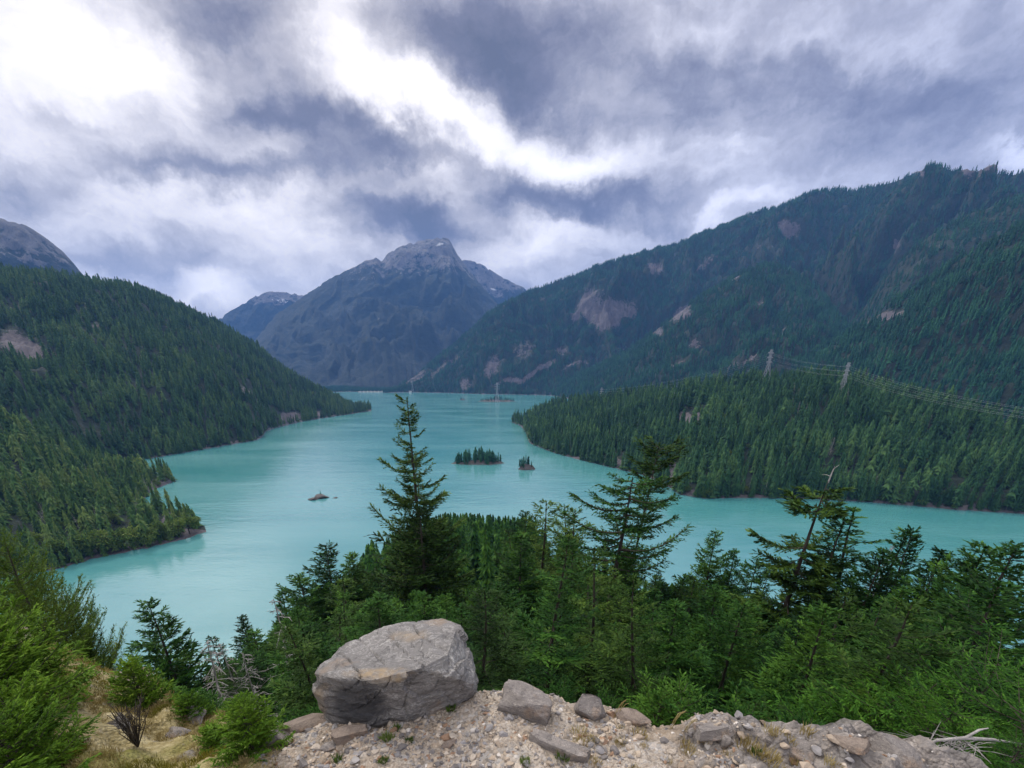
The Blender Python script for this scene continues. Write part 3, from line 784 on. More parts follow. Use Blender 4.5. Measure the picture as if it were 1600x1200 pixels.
def conifer(seed, H, R, nb, base=.12, prof=None, pitch=(.55, -.15), up=.22, twig_sp=.35, twig_len=.5, spray=.5, width=.4, m=3,
            lean=(0, 0), bend=0., trunk_r=None, jit=.25, tuft=0., wood=True, limbs=None, cluster=0., top_gap=0., branch_r=.012, rag=.3, trunk_sides=8):
    """returns (trunk mesh, crown mesh) of a needle tree of height H, greatest branch length R"""
    rng = np.random.default_rng(seed)
    prof = prof or (lambda u: (1 - u) ** .85 * .95 + .05)
    k = 14
    u = np.linspace(0, 1, k)
    ax = np.stack([lean[0] * u ** 1.3 + bend * H * .03 * np.sin(u * 5 + seed), lean[1] * u ** 1.3 + bend * H * .03 * np.cos(u * 4 + seed), u * H], 1)
    ax[0, :2] = 0
    tr = trunk_r or H * .013
    def axp(h): return np.array([np.interp(h, u, ax[:, c]) for c in range(3)])
    TV, TQ = [], []
    tube(ax, tr * (1 - u) ** .8 + tr * .06, trunk_sides, TV, TQ)
    CP, CA, CL, CW = [], [], [], []
    if limbs is None:
        hs = base + (1 - base) * (np.arange(nb) + rng.random(nb)) / nb
        if cluster: hs = hs + cluster * np.sin(hs * 2 * np.pi * 9) / 60.
        limbs = [(min(h, .995), i * 2.39996 + rng.normal(0, .4), None) for i, h in enumerate(hs)]
    for (h, az, Lf) in limbs:
        uu = np.clip((h - base) / (1 - base), 0, 1)
        L = R * prof(uu) * (1 - rag * rng.random()) if Lf is None else Lf * R
        if L < .02 * R: continue
        pt = pitch[1] + (pitch[0] - pitch[1]) * uu + rng.normal(0, jit * .5)
        s = np.linspace(0, 1, 6)
        dh = np.array([math.cos(az), math.sin(az), 0])
        side = np.array([-math.sin(az), math.cos(az), 0])
        curve = rng.normal(0, .12)
        pts = axp(h) + np.outer(L * s, dh) + np.outer(L * curve * s * s, side)
        pts[:, 2] += L * (pt * s + up * s * s - (.12 * np.sin(s * np.pi) if up > 0 else 0))
        if wood: tube(pts, np.maximum(branch_r * L ** .8 * (1 - s * .85), .004 * tr / .3), 4, TV, TQ)
        nt = max(9, int(L / twig_sp))
        sv_ = np.sort(.08 + .92 * rng.random(nt))
        sgn = np.where(np.arange(nt) % 2 == 0, 1., -1.)
        tb = np.stack([np.interp(sv_, s, pts[:, c]) for c in range(3)], 1)
        tl = twig_len * (.35 + .65 * np.sin(np.clip(1.25 - sv_, .1, 1) * 1.5)) * (.6 + .8 * rng.random(nt)) * np.clip(L / (R * .55), .35, 1.1)
        tl = np.minimum(tl, .5 * L + .12 * twig_len)
        ang = sgn * (.65 + .5 * rng.random(nt))
        td = np.cos(ang)[:, None] * dh + np.sin(ang)[:, None] * side
        td[:, 2] += pt * .6 + up * sv_ + rng.normal(-.14, .15, nt) + tuft * .6
        td = unit(td)
        q = (np.arange(m) + .2) / m
        P = tb[:, None, :] + td[:, None, :] * (tl[:, None] * q[None, :])[:, :, None]
        P = P.reshape(-1, 3)
        A = np.repeat(td, m, 0) + rng.normal(0, .20 + tuft * .5, (nt * m, 3))
        CP.append(P); CA.append(unit(A)); n_ = nt * m
        sc = np.clip(L / (R * .35), .78, 1.1)
        CL.append(spray * (.6 + .7 * rng.random(n_)) * sc); CW.append(width * spray * (.6 + .7 * rng.random(n_)) * sc)
        nl = max(3, int(L / (twig_sp * .8)))      # along the limb itself and its tip
        s2 = .25 + .75 * rng.random(nl)
        P = np.stack([np.interp(s2, s, pts[:, c]) for c in range(3)], 1)
        A = np.tile(dh, (nl, 1)) + rng.normal(0, .4, (nl, 3)); A[:, 2] += pt + up
        CP.append(P); CA.append(unit(A)); CL.append(spray * (.7 + .6 * rng.random(nl)) * sc); CW.append(width * spray * (.7 + .6 * rng.random(nl)) * sc)
    # leader
    if not top_gap:
        n_ = max(24, int(H * .05 / (spray * .06)))
        hh = 1 - .05 * rng.random(n_)
        P = np.stack([axp(h) for h in hh]); A = rng.normal(0, .5, (n_, 3)); A[:, 2] = .8
        CP.append(P); CA.append(unit(A)); CL.append(np.full(n_, spray * .6)); CW.append(np.full(n_, width * spray * .6))
    V, Q, val = kites(np.concatenate(CP), np.concatenate(CA), np.concatenate(CL), np.concatenate(CW), rng)
    return mesh_np('trunk', np.concatenate(TV), np.concatenate(TQ), None, True), mesh_np('crown', V, Q, None, False, {'v': val})


def tier_tree(seed, H, R, nt=11, npt=7, base=.06, prof=None, gap=0.):
    """a distant conifer: ragged drooping skirts of boughs, one above the other"""
    rng = np.random.default_rng(seed); prof = prof or (lambda u: (1 - u) ** .8 * .95 + .05)
    TV, TQ = [], []
    tube([(0, 0, 0), (0, 0, H * .55), (0, 0, H * .96)], [H * .012, H * .007, H * .002], 5, TV, TQ)
    V, T3, val = [], [], []
    bx, by = rng.normal(0, .012 * H, 2)
    for k in range(nt):
        u = (k + .15 + rng.normal(0, .12)) / nt; u = min(max(u, 0), .97)
        z = H * (base + (1 - base) * u); dz = H * (1 - base) / nt
        r = R * prof(u) * rng.uniform(.78, 1.12)
        ox, oy = bx * math.sin(u * 3) + rng.normal(0, .08 * r), by * u + rng.normal(0, .08 * r)
        n0 = len(V); V.append((ox * .4, oy * .4, min(z + dz * rng.uniform(1.5, 2.1), H))); val.append(rng.random())
        m = npt * 2; a0 = rng.random() * 6.28
        for j in range(m):
            a = a0 + (j + rng.normal(0, .18)) * 6.283 / m
            out = j % 2 == 0
            q = r * (rng.uniform(.72, 1.22) if out else rng.uniform(.34, .62))
            if gap and rng.random() < gap: q *= .45
            V.append((ox + q * math.cos(a), oy + q * math.sin(a), z - (dz * rng.uniform(.1, .75) if out else -dz * rng.uniform(.1, .5)))); val.append(rng.random())
        for j in range(m): T3.append((n0, n0 + 1 + j, n0 + 1 + (j + 1) % m))
    return mesh_np('trunk', np.concatenate(TV), np.concatenate(TQ), None, True), mesh_np('crown', V, None, T3, False, {'v': val})


def dead_tree(seed, H, R, nb, base=.2):
    rng = np.random.default_rng(seed)
    TV, TQ = [], []
    u = np.linspace(0, 1, 10)
    ax = np.stack([.02 * H * np.sin(u * 3 + seed) * u, .02 * H * np.cos(u * 4) * u, H * u], 1)
    tube(ax, H * .011 * (1 - u * .9), 7, TV, TQ)
    BV, BQ = [], []
    for i in range(nb):
        h = base + (1 - base) * rng.random() ** .8; az = rng.random() * 6.283
        L = R * (1.1 - h) * (.4 + .8 * rng.random())
        s = np.linspace(0, 1, 5)
        c = np.array([np.interp(h, u, ax[:, k]) for k in range(3)])
        d = np.array([math.cos(az), math.sin(az), 0])
        p = c + np.outer(L * s, d); p[:, 2] += L * (rng.normal(-.1, .25) * s - .25 * s * s)
        p += rng.normal(0, .03 * L, p.shape) * s[:, None]
        tube(p, np.maximum(.010 * L * (1 - s * .8), H * .0012), 3, BV, BQ)
        for k in range(7):
            f = .25 + .7 * rng.random(); b = np.array([np.interp(f, s, p[:, q]) for q in range(3)])
            e = d * .4 + rng.normal(0, .6, 3); e[2] -= .3
            l2 = L * .45 * rng.random()
            tube(np.stack([b, b + e * l2 * .5, b + e * l2 + [0, 0, -.1 * l2]]), [H * .0010, H * .0008, H * .0005], 3, BV, BQ)
    return mesh_np('trunk', np.concatenate(TV), np.concatenate(TQ), None, True), mesh_np('branches', np.concatenate(BV), np.concatenate(BQ))


def leafy(seed, H, R, n=900, leaf=.9):
    rng = np.random.default_rng(seed)
    TV, TQ = [], []
    tube([(0, 0, 0), (.02 * H, 0, .3 * H), (.0, .03 * H, .6 * H)], [H * .025, H * .02, H * .008], 6, TV, TQ)
    C = []
    for i in range(11):
        a = rng.random() * 6.283; rr = R * .65 * math.sqrt(rng.random()); z = H * (.3 + .5 * rng.random())
        c = np.array([rr * math.cos(a), rr * math.sin(a), z]); C.append((c, R * (.3 + .25 * rng.random())))
        tube([(0, 0, .25 * H), tuple(c * [.5, .5, .8]), tuple(c)], [H * .01, H * .007, H * .003], 4, TV, TQ)
    P, A = [], []
    for c, r in C:
        k = n // 11
        d = unit(rng.normal(0, 1, (k, 3))); P.append(c + d * (r * rng.random((k, 1)) ** .4) * [1, 1, .8]); A.append(unit(d + rng.normal(0, .8, (k, 3))))
    P = np.concatenate(P); A = np.concatenate(A); n = len(P)
    V, Q, val = kites(P, A, leaf * (.6 + .8 * rng.random(n)), leaf * .7 * (.6 + .8 * rng.random(n)), rng, .2)
    return mesh_np('trunk', np.concatenate(TV), np.concatenate(TQ), None, True), mesh_np('crown', V, Q, None, False, {'v': val})


def finish(pair, wood, leaf):
    for me, mt in zip(pair, (wood, leaf)):
        me.materials.append(mt)
    return pair


ragged = lambda u: (1 - u) ** .6 * (.75 + .25 * math.sin(u * 23)) + .04
column = lambda u: min(1, (1 - u) * 2.2) ** .8 * .92 + .08
P_ = {}
# generic near forest trees (20 m), several shapes
cone = lambda u: (1 - u) ** .72 * .95 + .05
P_['fir'] = [finish(conifer(100 + i, 20, [5.4, 4.7, 5.6, 5.0][i], [150, 155, 140, 148][i], base=.02, prof=[cone, cone, ragged, None][i], pitch=(.45, -.36), up=.28, twig_sp=.062, twig_len=1.0, spray=.28, width=.38, m=6, bend=.25, trunk_r=.19, jit=.2, rag=.36), M['bark'], M['fir']) for i in range(4)]
P_['rag'] = [finish(conifer(120 + i, 20, [5.4, 4.9, 5.2][i], [92, 98, 88][i], base=.04, prof=ragged, pitch=(.36, -.32), up=.24, twig_sp=.060, twig_len=1.05, spray=.27, width=.34, m=6, bend=.6, rag=.6, jit=.28, trunk_r=.19), M['bark'], M['fir_olive']) for i in range(3)]
P_['thin'] = [finish(conifer(140 + i, 20, [3.7, 3.4][i], [100, 96][i], base=.04, prof=ragged, pitch=(.45, -.15), up=.22, twig_sp=.065, twig_len=.85, spray=.26, width=.34, m=5, bend=.5, rag=.6, jit=.28, trunk_r=.16), M['bark'], M['fir']) for i in range(2)]
P_['spur'] = [finish(tier_tree(160 + i, 28, [5.4, 4.8, 5.8][i], [20, 22, 18][i], 10, .03, [cone, None, cone][i], .08), M['bark'], M['fir']) for i in range(3)]
P_['island'] = [finish(tier_tree(170 + i, 26, [4.4, 3.8, 4.4][i], 10, 7, [.05, .03, .08][i], [column, None, column][i], .12), M['bark'], M['far_right']) for i in range(3)]
P_['snag'] = [finish(dead_tree(180 + i, 10, [2.0, 2.6][i], [60, 80][i], .12), M['snag'], M['snag']) for i in range(2)]
P_['leafy'] = [finish(leafy(190 + i, 12, 5.5), M['bark'], M['leafy']) for i in range(3)]


def plant(name, pair, loc, scale, label, cat, group=None, rz=0., parts=('trunk', 'crown'), tilt=(0, 0)):
    t = thing(name, label, cat, loc, group)
    t.rotation_euler = (tilt[0], tilt[1], rz)
    t.scale = scale if hasattr(scale, '__len__') else (scale,) * 3
    for nm, me in zip(parts, pair):
        o = bpy.data.objects.new(nm, me); COL.objects.link(o); o.parent = t
    return t


def put_tree(name, pair, Hp, px, py, r, label, cat='tree', group=None, wid=1.0, rz=None, tilt=(0, 0), parts=('trunk', 'crown'), sink=.3):
    """tree whose tip stands at the given bearing and distance; its foot is on the slope"""
    p = at_r(px, py, r)
    gz = float(ground_z(p[0], p[1])) - sink
    h = p[2] - gz
    s = h / Hp
    return plant(name, pair, (p[0], p[1], gz), (s * wid, s * wid, s), label, cat, group, RND.random() * 6.28 if rz is None else rz, parts, tilt)


# --- the trees one can point at
tall = finish(conifer(301, 38, 7.4, 165, base=.16, prof=lambda u: min(.16 + 1.25 * (1 - u), .62 + .4 * (1 - u)) * (.62 + .38 * abs(math.sin(u * 27))), pitch=(.30, -.24), up=.24, twig_sp=.060, twig_len=1.1, spray=.33, width=.36, m=6, bend=.08, rag=.45, jit=.3, cluster=1.0, trunk_r=.36, branch_r=.02), M['bark'], M['fir_olive'])
put_tree('fir_tree', tall, 38, 637, 621, 50, 'tallest fir with sparse tiered branches rising above the lake behind the big boulder', rz=.4)
skirt = finish(conifer(302, 17, 5.4, 130, base=.03, prof=column, pitch=(.5, -.3), up=.2, twig_sp=.10, twig_len=.9, spray=.29, width=.40, m=6, rag=.4), M['bark'], M['fir_olive'])
put_tree('fir_tree', skirt, 17, 655, 795, 46, 'bushy olive green fir clothing the foot of the tallest fir')


def limb_tree(seed, H, R, limbs, **kw):
    return conifer(seed, H, R, 0, limbs=limbs, **kw)


E_, W2 = 0.0, math.pi
fl = [(.42, E_, .75), (.46, W2, .8), (.50, E_ + .5, .8), (.52, W2 - .6, .7), (.55, W2 + .2, .95), (.58, -.4, .75), (.60, 1.8, .6), (.63, E_, .9), (.655, W2 + .3, .8), (.66, -1.6, .6), (.69, E_ + .2, .95), (.72, W2 - .2, 1.0),
      (.74, -.5, .8), (.76, E_ + .1, 1.35), (.78, W2 + .1, .85), (.80, 1.5, .7), (.82, W2 - .3, 1.05), (.84, E_ - .3, .85), (.86, -1.7, .6), (.88, E_ + .3, .75), (.90, W2, .95), (.92, W2 + .5, .7), (.935, E_ - .2, .7), (.95, .9, .5), (.97, W2 - .4, .55), (.985, -.6, .45), (.99, 2.2, .4)]
fl = fl + [(h - .015, a + .9, l * .7) for h, a, l in fl]
fl += [(.12 + .3 * i / 16, i * 2.4, .6 + .25 * math.sin(i * 3)) for i in range(17)]
flat = finish(limb_tree(311, 27, 5.0, fl, base=.12, pitch=(.18, -.1), up=.10, twig_sp=.06, twig_len=1.0, spray=.29, width=.40, m=6, bend=.35, trunk_r=.42, branch_r=.03, rag=0, lean=(1.2, 0)), M['bark'], M['fir'])
put_tree('fir_tree', flat, 27, 962, 748, 38, 'broad flat topped fir with thick dark trunk and long limb reaching right over the lake', rz=0)
fl2 = [(.80, E_, .8), (.83, W2, .6), (.85, .8, .7), (.87, E_ - .3, .9), (.89, W2 + .3, .7), (.90, 1.8, .6), (.92, E_ + .2, .9), (.94, W2, .7), (.95, -1.2, .6), (.96, .4, .75), (.975, W2 - .5, .55), (.985, E_, .55), (.99, 2, .4), (.6, 0, .5), (.65, 3, .5), (.7, 1, .5), (.72, 4, .5), (.76, 5.5, .5)]
fl2 += [(h - .012, a + 1.1, l * .8) for h, a, l in fl2]
flat2 = finish(limb_tree(312, 30, 3.2, fl2, base=.3, pitch=(.35, 0), up=.15, twig_sp=.06, twig_len=1.0, spray=.29, width=.40, m=6, bend=.2, lean=(2.6, 0), trunk_r=.25, rag=0, branch_r=.02), M['bark'], M['fir_olive'])
put_tree('fir_tree', flat2, 30, 985, 694, 47, 'leaning fir whose clumped top shows against the headland right of the broad fir', rz=0)
ln = []
for hc, ext in ((.955, .42), (.92, .62), (.78, .85), (.74, .8), (.70, .6), (.60, 1.15), (.56, 1.0), (.44, .9), (.30, .9)):
    for i in range(7): ln.append((hc + RND.uniform(-.032, .026), i * .9 + RND.uniform(-.3, .3), ext * RND.uniform(.4, 1.1)))
leanf = finish(limb_tree(321, 22, 3.4, ln, base=.2, pitch=(.1, .0), up=.12, twig_sp=.045, twig_len=.95, spray=.29, width=.40, m=6, lean=(1.3, 0), trunk_r=.30, rag=0, top_gap=1, branch_r=.02, bend=.15), M['bark'], M['fir_olive'])
t = put_tree('fir_tree', leanf, 22, 1262, 752, 46, 'leaning scraggy fir with bare dead tip and tufted clumps above the right bay', rz=0)
DV, DQ = [], []
tube([(1.28, 0, 21.9), (1.34, 0, 22.4), (1.42, .05, 22.75), (1.7, .05, 23.0)], [.045, .04, .025, .01], 5, DV, DQ)
tube([(1.33, 0, 22.3), (1.05, 0, 22.4), (.8, .05, 22.4)], [.028, .02, .008], 4, DV, DQ)
tube([(1.40, 0, 22.6), (1.42, 0, 22.95)], [.018, .008], 4, DV, DQ)
obj('dead_tip', mesh_np('dead_tip', np.concatenate(DV), np.concatenate(DQ), None, True), M['snag'], t)

HERO = [  # tip px, py, distance, kind, shape number, width, label
    (510, 853, 44, 'fir', 0, 1.15, 'tall dense dark fir just left of and behind the big boulder'),
    (547, 868, 46, 'fir', 1, 1.15, 'narrow fir between the dense dark fir and the tallest fir'),
    (468, 898, 42, 'fir', 2, 1.2, 'wide ragged fir on the left flank of the dense dark fir behind the boulder'),
    (437, 922, 46, 'fir', 3, .9, 'short dark fir beside the grey snag at the lake edge left of the boulder'),
    (376, 967, 46, 'fir', 3, 1.1, 'blunt topped dark fir standing behind a pale dead branch above the bright young fir'),
    (326, 994, 48, 'thin', 0, 1.3, 'small pointed fir with a thin tip between two grey snags left of the boulder'),
    (398, 985, 38, 'fir', 1, 1.2, 'full fir directly above the bright young fir beside the boulder'),
    (850, 784, 48, 'rag', 0, 1.15, 'ragged olive fir left of the broad flat topped fir'),
    (884, 788, 52, 'rag', 1, 1.0, 'ragged fir whose drooping tip touches the water between spur and broad fir'),
    (822, 800, 60, 'fir', 2, .9, 'pointed fir at the right end of the wooded spur'),
    (1121, 832, 62, 'fir', 0, .9, 'clean pointed cone shaped fir alone against the right bay'),
    (1147, 861, 60, 'fir', 1, .8, 'small fir close against the right side of the cone shaped fir'),
    (1182, 873, 56, 'fir', 2, 1.0, 'low fir left of the trunk of the leaning scraggy fir'),
    (1198, 885, 58, 'thin', 1, 1.0, 'slim fir partly behind the leaning scraggy trunk'),
    (1240, 925, 48, 'rag', 2, .8, 'ragged fir filling the gap right of the leaning scraggy trunk'),
    (1322, 812, 48, 'thin', 0, 1.25, 'slender tilted fir with a hooked tip right of the leaning scraggy fir'),
    (1357, 796, 50, 'thin', 1, 1.5, 'open branched slender fir standing highest over the right bay after the scraggy one'),
    (1406, 826, 48, 'thin', 0, 1.4, 'first of a pair of windswept firs on the right, with a visible stem'),
    (1432, 828, 47, 'fir', 3, .7, 'second of the pair of windswept firs on the right, fuller and greener'),
    (1455, 872, 50, 'rag', 0, .7, 'short flat headed fir beside the windswept pair'),
    (1477, 860, 44, 'fir', 1, .9, 'pointed fir right of the windswept pair'),
    (1500, 874, 46, 'thin', 1, 1.3, 'thin spiky fir between two fuller firs at the right water edge'),
    (1537, 854, 40, 'fir', 0, 1.1, 'yellow green cone shaped fir near the right edge of the view'),
    (1588, 856, 38, 'fir', 2, 1.2, 'broad bushy fir cut by the right edge of the view'),
    (1375, 862, 44, 'fir', 0, 1.0, 'full fir at the foot of the open branched slender fir'),
    (1304, 868, 50, 'fir', 2, .7, 'bushy fir between the scraggy fir and the slender tilted fir'),
    (905, 800, 44, 'rag', 2, 1.1, 'shaggy fir touching the left side of the broad flat topped fir'),
    (790, 830, 44, 'rag', 0, 1.15, 'wide shaggy olive fir above the right shoulder of the boulder'),
    (704, 905, 50, 'fir', 3, .9, 'dark fir standing low to the right of the tallest fir, above the boulder'),
    (590, 885, 56, 'fir', 0, .9, 'dark fir just left of the foot of the tallest fir'),
    (1068, 902, 40, 'fir', 2, 1.1, 'bushy fir below the long limb of the broad flat topped fir'),
]
for (px, py, r, kd, i, wid, lab) in HERO:
    put_tree('fir_tree', P_[kd][i], 20, px, py, r, lab, wid=wid * 1.12)
tl = put_tree('fir_tree', finish(conifer(331, 12, 3.1, 120, base=.04, prof=lambda u: (1 - u) ** .75 * .9 + .1, pitch=(.45, -.1), up=.15, twig_sp=.050, twig_len=.75, spray=.24, width=.36, m=6, rag=.4, bend=.2), M['bark'], M['fir']), 12, 230, 940, 38, 'lone dark fir leaning left in front of the pale water on the left', rz=1.0)
put_tree('fir_tree', P_['thin'][0], 20, 208, 1010, 42, 'small fir crowding the left foot of the lone leaning fir', wid=1.4)
put_tree('fir_tree', P_['thin'][1], 20, 275, 1035, 40, 'low fir at the right foot of the lone leaning fir', wid=1.8)
for (px, py, r, i, wid, lab) in [(420, 940, 22, 0, 1.25, 'tall grey dead snag at the lake edge left of the boulder'), (312, 1005, 25, 1, 1.5, 'bushy grey dead tree with hanging branches right of the lone leaning fir'), (344, 1008, 25, 0, 1.2, 'slim grey dead trunk between two dark firs left of the boulder'),
                            (384, 1016, 22, 1, 1.0, 'pale dead tree in front of the blunt topped dark fir'), (1392, 850, 55, 0, .8, 'bare leaning dead stem between the slender firs on the right')]:
    put_tree('dead_tree', P_['snag'][i], 10, px, py, r, lab, 'dead tree', wid=wid, parts=('trunk', 'branches'))

# --- the crowd of firs on the slope; the largest stand as single trees, the rest is one wood
ENV = [(-200, 1120), (180, 1120), (200, 1040), (300, 1060), (330, 1030), (380, 1000), (430, 960), (470, 925), (500, 890), (545, 885), (565, 860), (580, 815), (620, 800), (700, 792), (760, 795), (830, 800), (900, 815), (1000, 860), (1060, 905), (1110, 890), (1160, 895),
       (1190, 925), (1250, 940), (1290, 905), (1330, 885), (1380, 870), (1450, 890), (1500, 890), (1600, 880), (1800, 860)]
ex = [e[0] for e in ENV]; ey = [e[1] for e in ENV]
cand = []
taken = []
rng = np.random.default_rng(5)
for _ in range(15000):
    th = rng.uniform(math.radians(-52), math.radians(58)); r = 9 * (400 / 9.) ** rng.random()
    if r > 130 and not (-20 < math.degrees(th) < 5): continue
    if math.degrees(th) < -30 and r < 22: continue
    x, y = r * math.sin(th), r * math.cos(th)
    spc = 1.7 + .055 * r if r < 130 else 4.2 + .010 * r
    if any((x - a) ** 2 + (y - b) ** 2 < spc * spc for a, b in taken): continue
    gz = float(ground_z(x, y)); 
    if gz < 2: continue
    hmax = rng.uniform(.62, 1.0) * (min(10 + .45 * (r - 9), 24) if r < 130 else 31)
    # cap the tip under the measured tree line
    h = hmax
    for it in range(14):
        px, py, dep = project(np.array(x), np.array(y), np.array(gz + h))
        if py < np.interp(px, ex, ey) + 6 or (r < 130 and py < np.interp(px, [520, 560, 600, 770, 810, 850], [0, 880, 915, 905, 850, 0])): h *= .92
        else: break
    if h < (3.0 if r < 60 else 8): continue
    if px < -80 or px > 1700: continue
    taken.append((x, y)); cand.append((h / dep * F, x, y, gz, h, r, float(px), float(py)))
cand.sort(reverse=True)
SING = cand[:250]; REST = cand[250:]
KINDS = [('fir', 4)] * 5 + [('rag', 3)] * 3 + [('thin', 2)]
for (sz, x, y, gz, h, r, px, py) in SING:
    if r > 130:
        pr = P_['spur'][RND.randrange(3)]; s = h / 28; lab, grp = 'dark pointed conifer in the dense stand on the wooded spur reaching into the lake', 'conifers on the wooded spur'
    else:
        kd, n_ = RND.choice(KINDS); pr = P_[kd][RND.randrange(n_)]; s = h / 20
        if px < 480: lab, grp = 'dark green fir on the slope between the grey snags and the boulder', 'firs on the slope left of the boulder'
        elif px < 780: lab, grp = 'dark green fir crowding the slope straight behind the boulder', 'firs on the slope behind the boulder'
        elif px < 1130: lab, grp = 'shaggy dark fir in the shade around the broad flat topped fir', 'firs on the slope around the broad fir'
        else: lab, grp = 'dense green fir in the crowd on the slope at the right', 'firs on the slope at the right'
    wd = RND.uniform(1.0, 1.4) * (1.25 if h < 9 else 1)
    plant('fir_tree', pr, (x, y, gz - .3), (s * wd, s * wd, s), lab, 'tree', grp, RND.random() * 6.28)

# --- instanced woods (stuff)
def proto_collection(name, pairs):
    c = bpy.data.collections.new(name)
    for i, (tr, cr) in enumerate(pairs):
        bm = bmesh.new(); bm.from_mesh(cr); nq = len(bm.faces); bm.from_mesh(tr); bm.faces.ensure_lookup_table()
        for f in bm.faces[nq:]: f.material_index = 1
        me = bpy.data.meshes.new('%s_%02d' % (name, i)); bm.to_mesh(me); bm.free()
        me.materials.append(cr.materials[0]); me.materials.append(tr.materials[0])
        c.objects.link(bpy.data.objects.new('%s_%02d' % (name, i), me))
    return c


GN = {}


def gn_group(coll):
    g = bpy.data.node_groups.new('scatter_' + coll.name, 'GeometryNodeTree')
    g.interface.new_socket('Geometry', in_out='INPUT', socket_type='NodeSocketGeometry')
    g.interface.new_socket('Geometry', in_out='OUTPUT', socket_type='NodeSocketGeometry')
    n, l = g.nodes, g.links
    gi, go = n.new('NodeGroupInput'), n.new('NodeGroupOutput')
    ci = n.new('GeometryNodeCollectionInfo'); ci.inputs[0].default_value = coll; ci.inputs[1].default_value = True; ci.inputs[2].default_value = True
    ip = n.new('GeometryNodeInstanceOnPoints'); ip.inputs['Pick Instance'].default_value = True
    def na(nm, ty):
        a = n.new('GeometryNodeInputNamedAttribute'); a.data_type = ty; a.inputs[0].default_value = nm; return a.outputs[0]
    l.new(gi.outputs[0], ip.inputs['Points']); l.new(ci.outputs[0], ip.inputs['Instance'])
    l.new(na('pick', 'INT'), ip.inputs['Instance Index'])
    er = n.new('FunctionNodeEulerToRotation'); l.new(na('rot', 'FLOAT_VECTOR'), er.inputs[0]); l.new(er.outputs[0], ip.inputs['Rotation'])
    l.new(na('scl', 'FLOAT_VECTOR'), ip.inputs['Scale'])
    l.new(ip.outputs[0], go.inputs[0])
    return g


def scatter(name, coll, pts, scl, rot, pick, label, cat):
    me = bpy.data.meshes.new(name); n = len(pts)
    me.vertices.add(n); me.vertices.foreach_set('co', np.asarray(pts, np.float32).ravel())
    for nm, ty, key, a in (('pick', 'INT', 'value', np.asarray(pick, np.int32)), ('rot', 'FLOAT_VECTOR', 'vector', np.asarray(rot, np.float32)), ('scl', 'FLOAT_VECTOR', 'vector', np.asarray(scl, np.float32))):
        at = me.attributes.new(nm, ty, 'POINT'); at.data.foreach_set(key, a.ravel())
    me.update()
    o = bpy.data.objects.new(name, me); COL.objects.link(o)
    if coll.name not in GN: GN[coll.name] = gn_group(coll)
    md = o.modifiers.new('scatter', 'NODES'); md.node_group = GN[coll.name]
    return tag(o, label, cat, kind='stuff')


def far_pairs(seed, mat, n=5):
    return [finish(tier_tree(seed + i, 30, [5.3, 4.6, 5.8, 4.8, 5.2][i], [12, 13, 11, 10, 12][i], 7, [.03, .05, .04, .15, .04][i], [None, cone, cone, column, None][i], .08), M['bark'], M[mat]) for i in range(n)]


def lite_pairs(seed, mat, n=3):
    return [finish(tier_tree(seed + i, 30, [5.4, 4.8, 5.8][i], 7, 5, .03), M['bark'], M[mat]) for i in range(n)]


C_right = proto_collection('conifer_right', far_pairs(400, 'far_head') + [P_['snag'][1], P_['leafy'][1]])
C_left = proto_collection('conifer_left', far_pairs(420, 'far_left') + [P_['snag'][0], P_['leafy'][0]])
C_shore = proto_collection('conifer_shore', far_pairs(430, 'shore_wood') + [P_['snag'][0], P_['leafy'][0]])
C_lite = proto_collection('conifer_small', lite_pairs(440, 'far_right'))
C_litel = proto_collection('conifer_small_olive', lite_pairs(450, 'far_left'))
C_spur = proto_collection('conifer_spur', P_['spur'])


def wood(name, lay, coll, npk, dens, hmin, hmax, Hp, label, tmax=1.12, extra=None, wd=(.9, 1.25), bare=.0, rock_cut=.34, shore=0):
    x, y, z = scatter_layer(lay, dens, RG, tmax, rock_cut=rock_cut, shore=shore)
    n = len(x)
    big = .5 + .5 * fbm(x / 90., y / 90., 3, 91)
    h = hmin + (hmax - hmin) * np.clip(RG.random(n) ** 1.2 * 1.0 + big * .55 - .30, -.3, 1.2)
    s = h / Hp
    pk = RG.integers(0, npk, n)
    w = RG.uniform(wd[0], wd[1], n)
    sc = np.stack([s * w, s * w, s], 1)
    if extra:
        for (idx, frac, es) in extra:
            k = RG.random(n) < frac
            pk[k] = idx; sc[k] = (RG.uniform(.7, 1.2, k.sum()) * es)[:, None]
    if shore:
        k = np.arange(n) > n - shore * .55
        sc[k] *= RG.uniform(.3, .9, k.sum())[:, None]
    rot = np.stack([RG.normal(0, .05, n), RG.normal(0, .05, n), RG.random(n) * 6.28], 1)
    print('wood', name, n)
    return scatter(name, coll, np.stack([x, y, z - .8], 1), sc, rot, pk, label, 'forest')


wood('headland_forest', 'headland', C_right, 5, 1 / 62., 22, 42, 30, 'dense dark conifer forest covering the headland right of the lake', shore=900, extra=[(5, .02, 2.2), (6, .03, 1.0)])
wood('left_hill_forest', 'left_hill', C_left, 5, 1 / 82., 19, 36, 30, 'conifer forest covering the large hill across the lake on the left', extra=[(6, .02, 1.2)], shore=500)
wood('left_shore_forest', 'left_shore_far', C_shore, 5, 1 / 75., 20, 38, 30, 'mixed forest on the farther of the two left shore points', extra=[(5, .05, 1.8), (6, .06, .9)], shore=150)
wood('left_point_forest', 'left_shore_near', C_shore, 5, 1 / 70., 18, 36, 30, 'mixed forest with grey snags on the nearest left shore point', extra=[(5, .07, 1.8), (6, .06, 1.0)], shore=160)
wood('right_mountain_forest', 'right_mountain', C_lite, 3, 1 / 78., 19, 31, 30, 'dark forest covering the great mountain on the right', tmax=1.04)
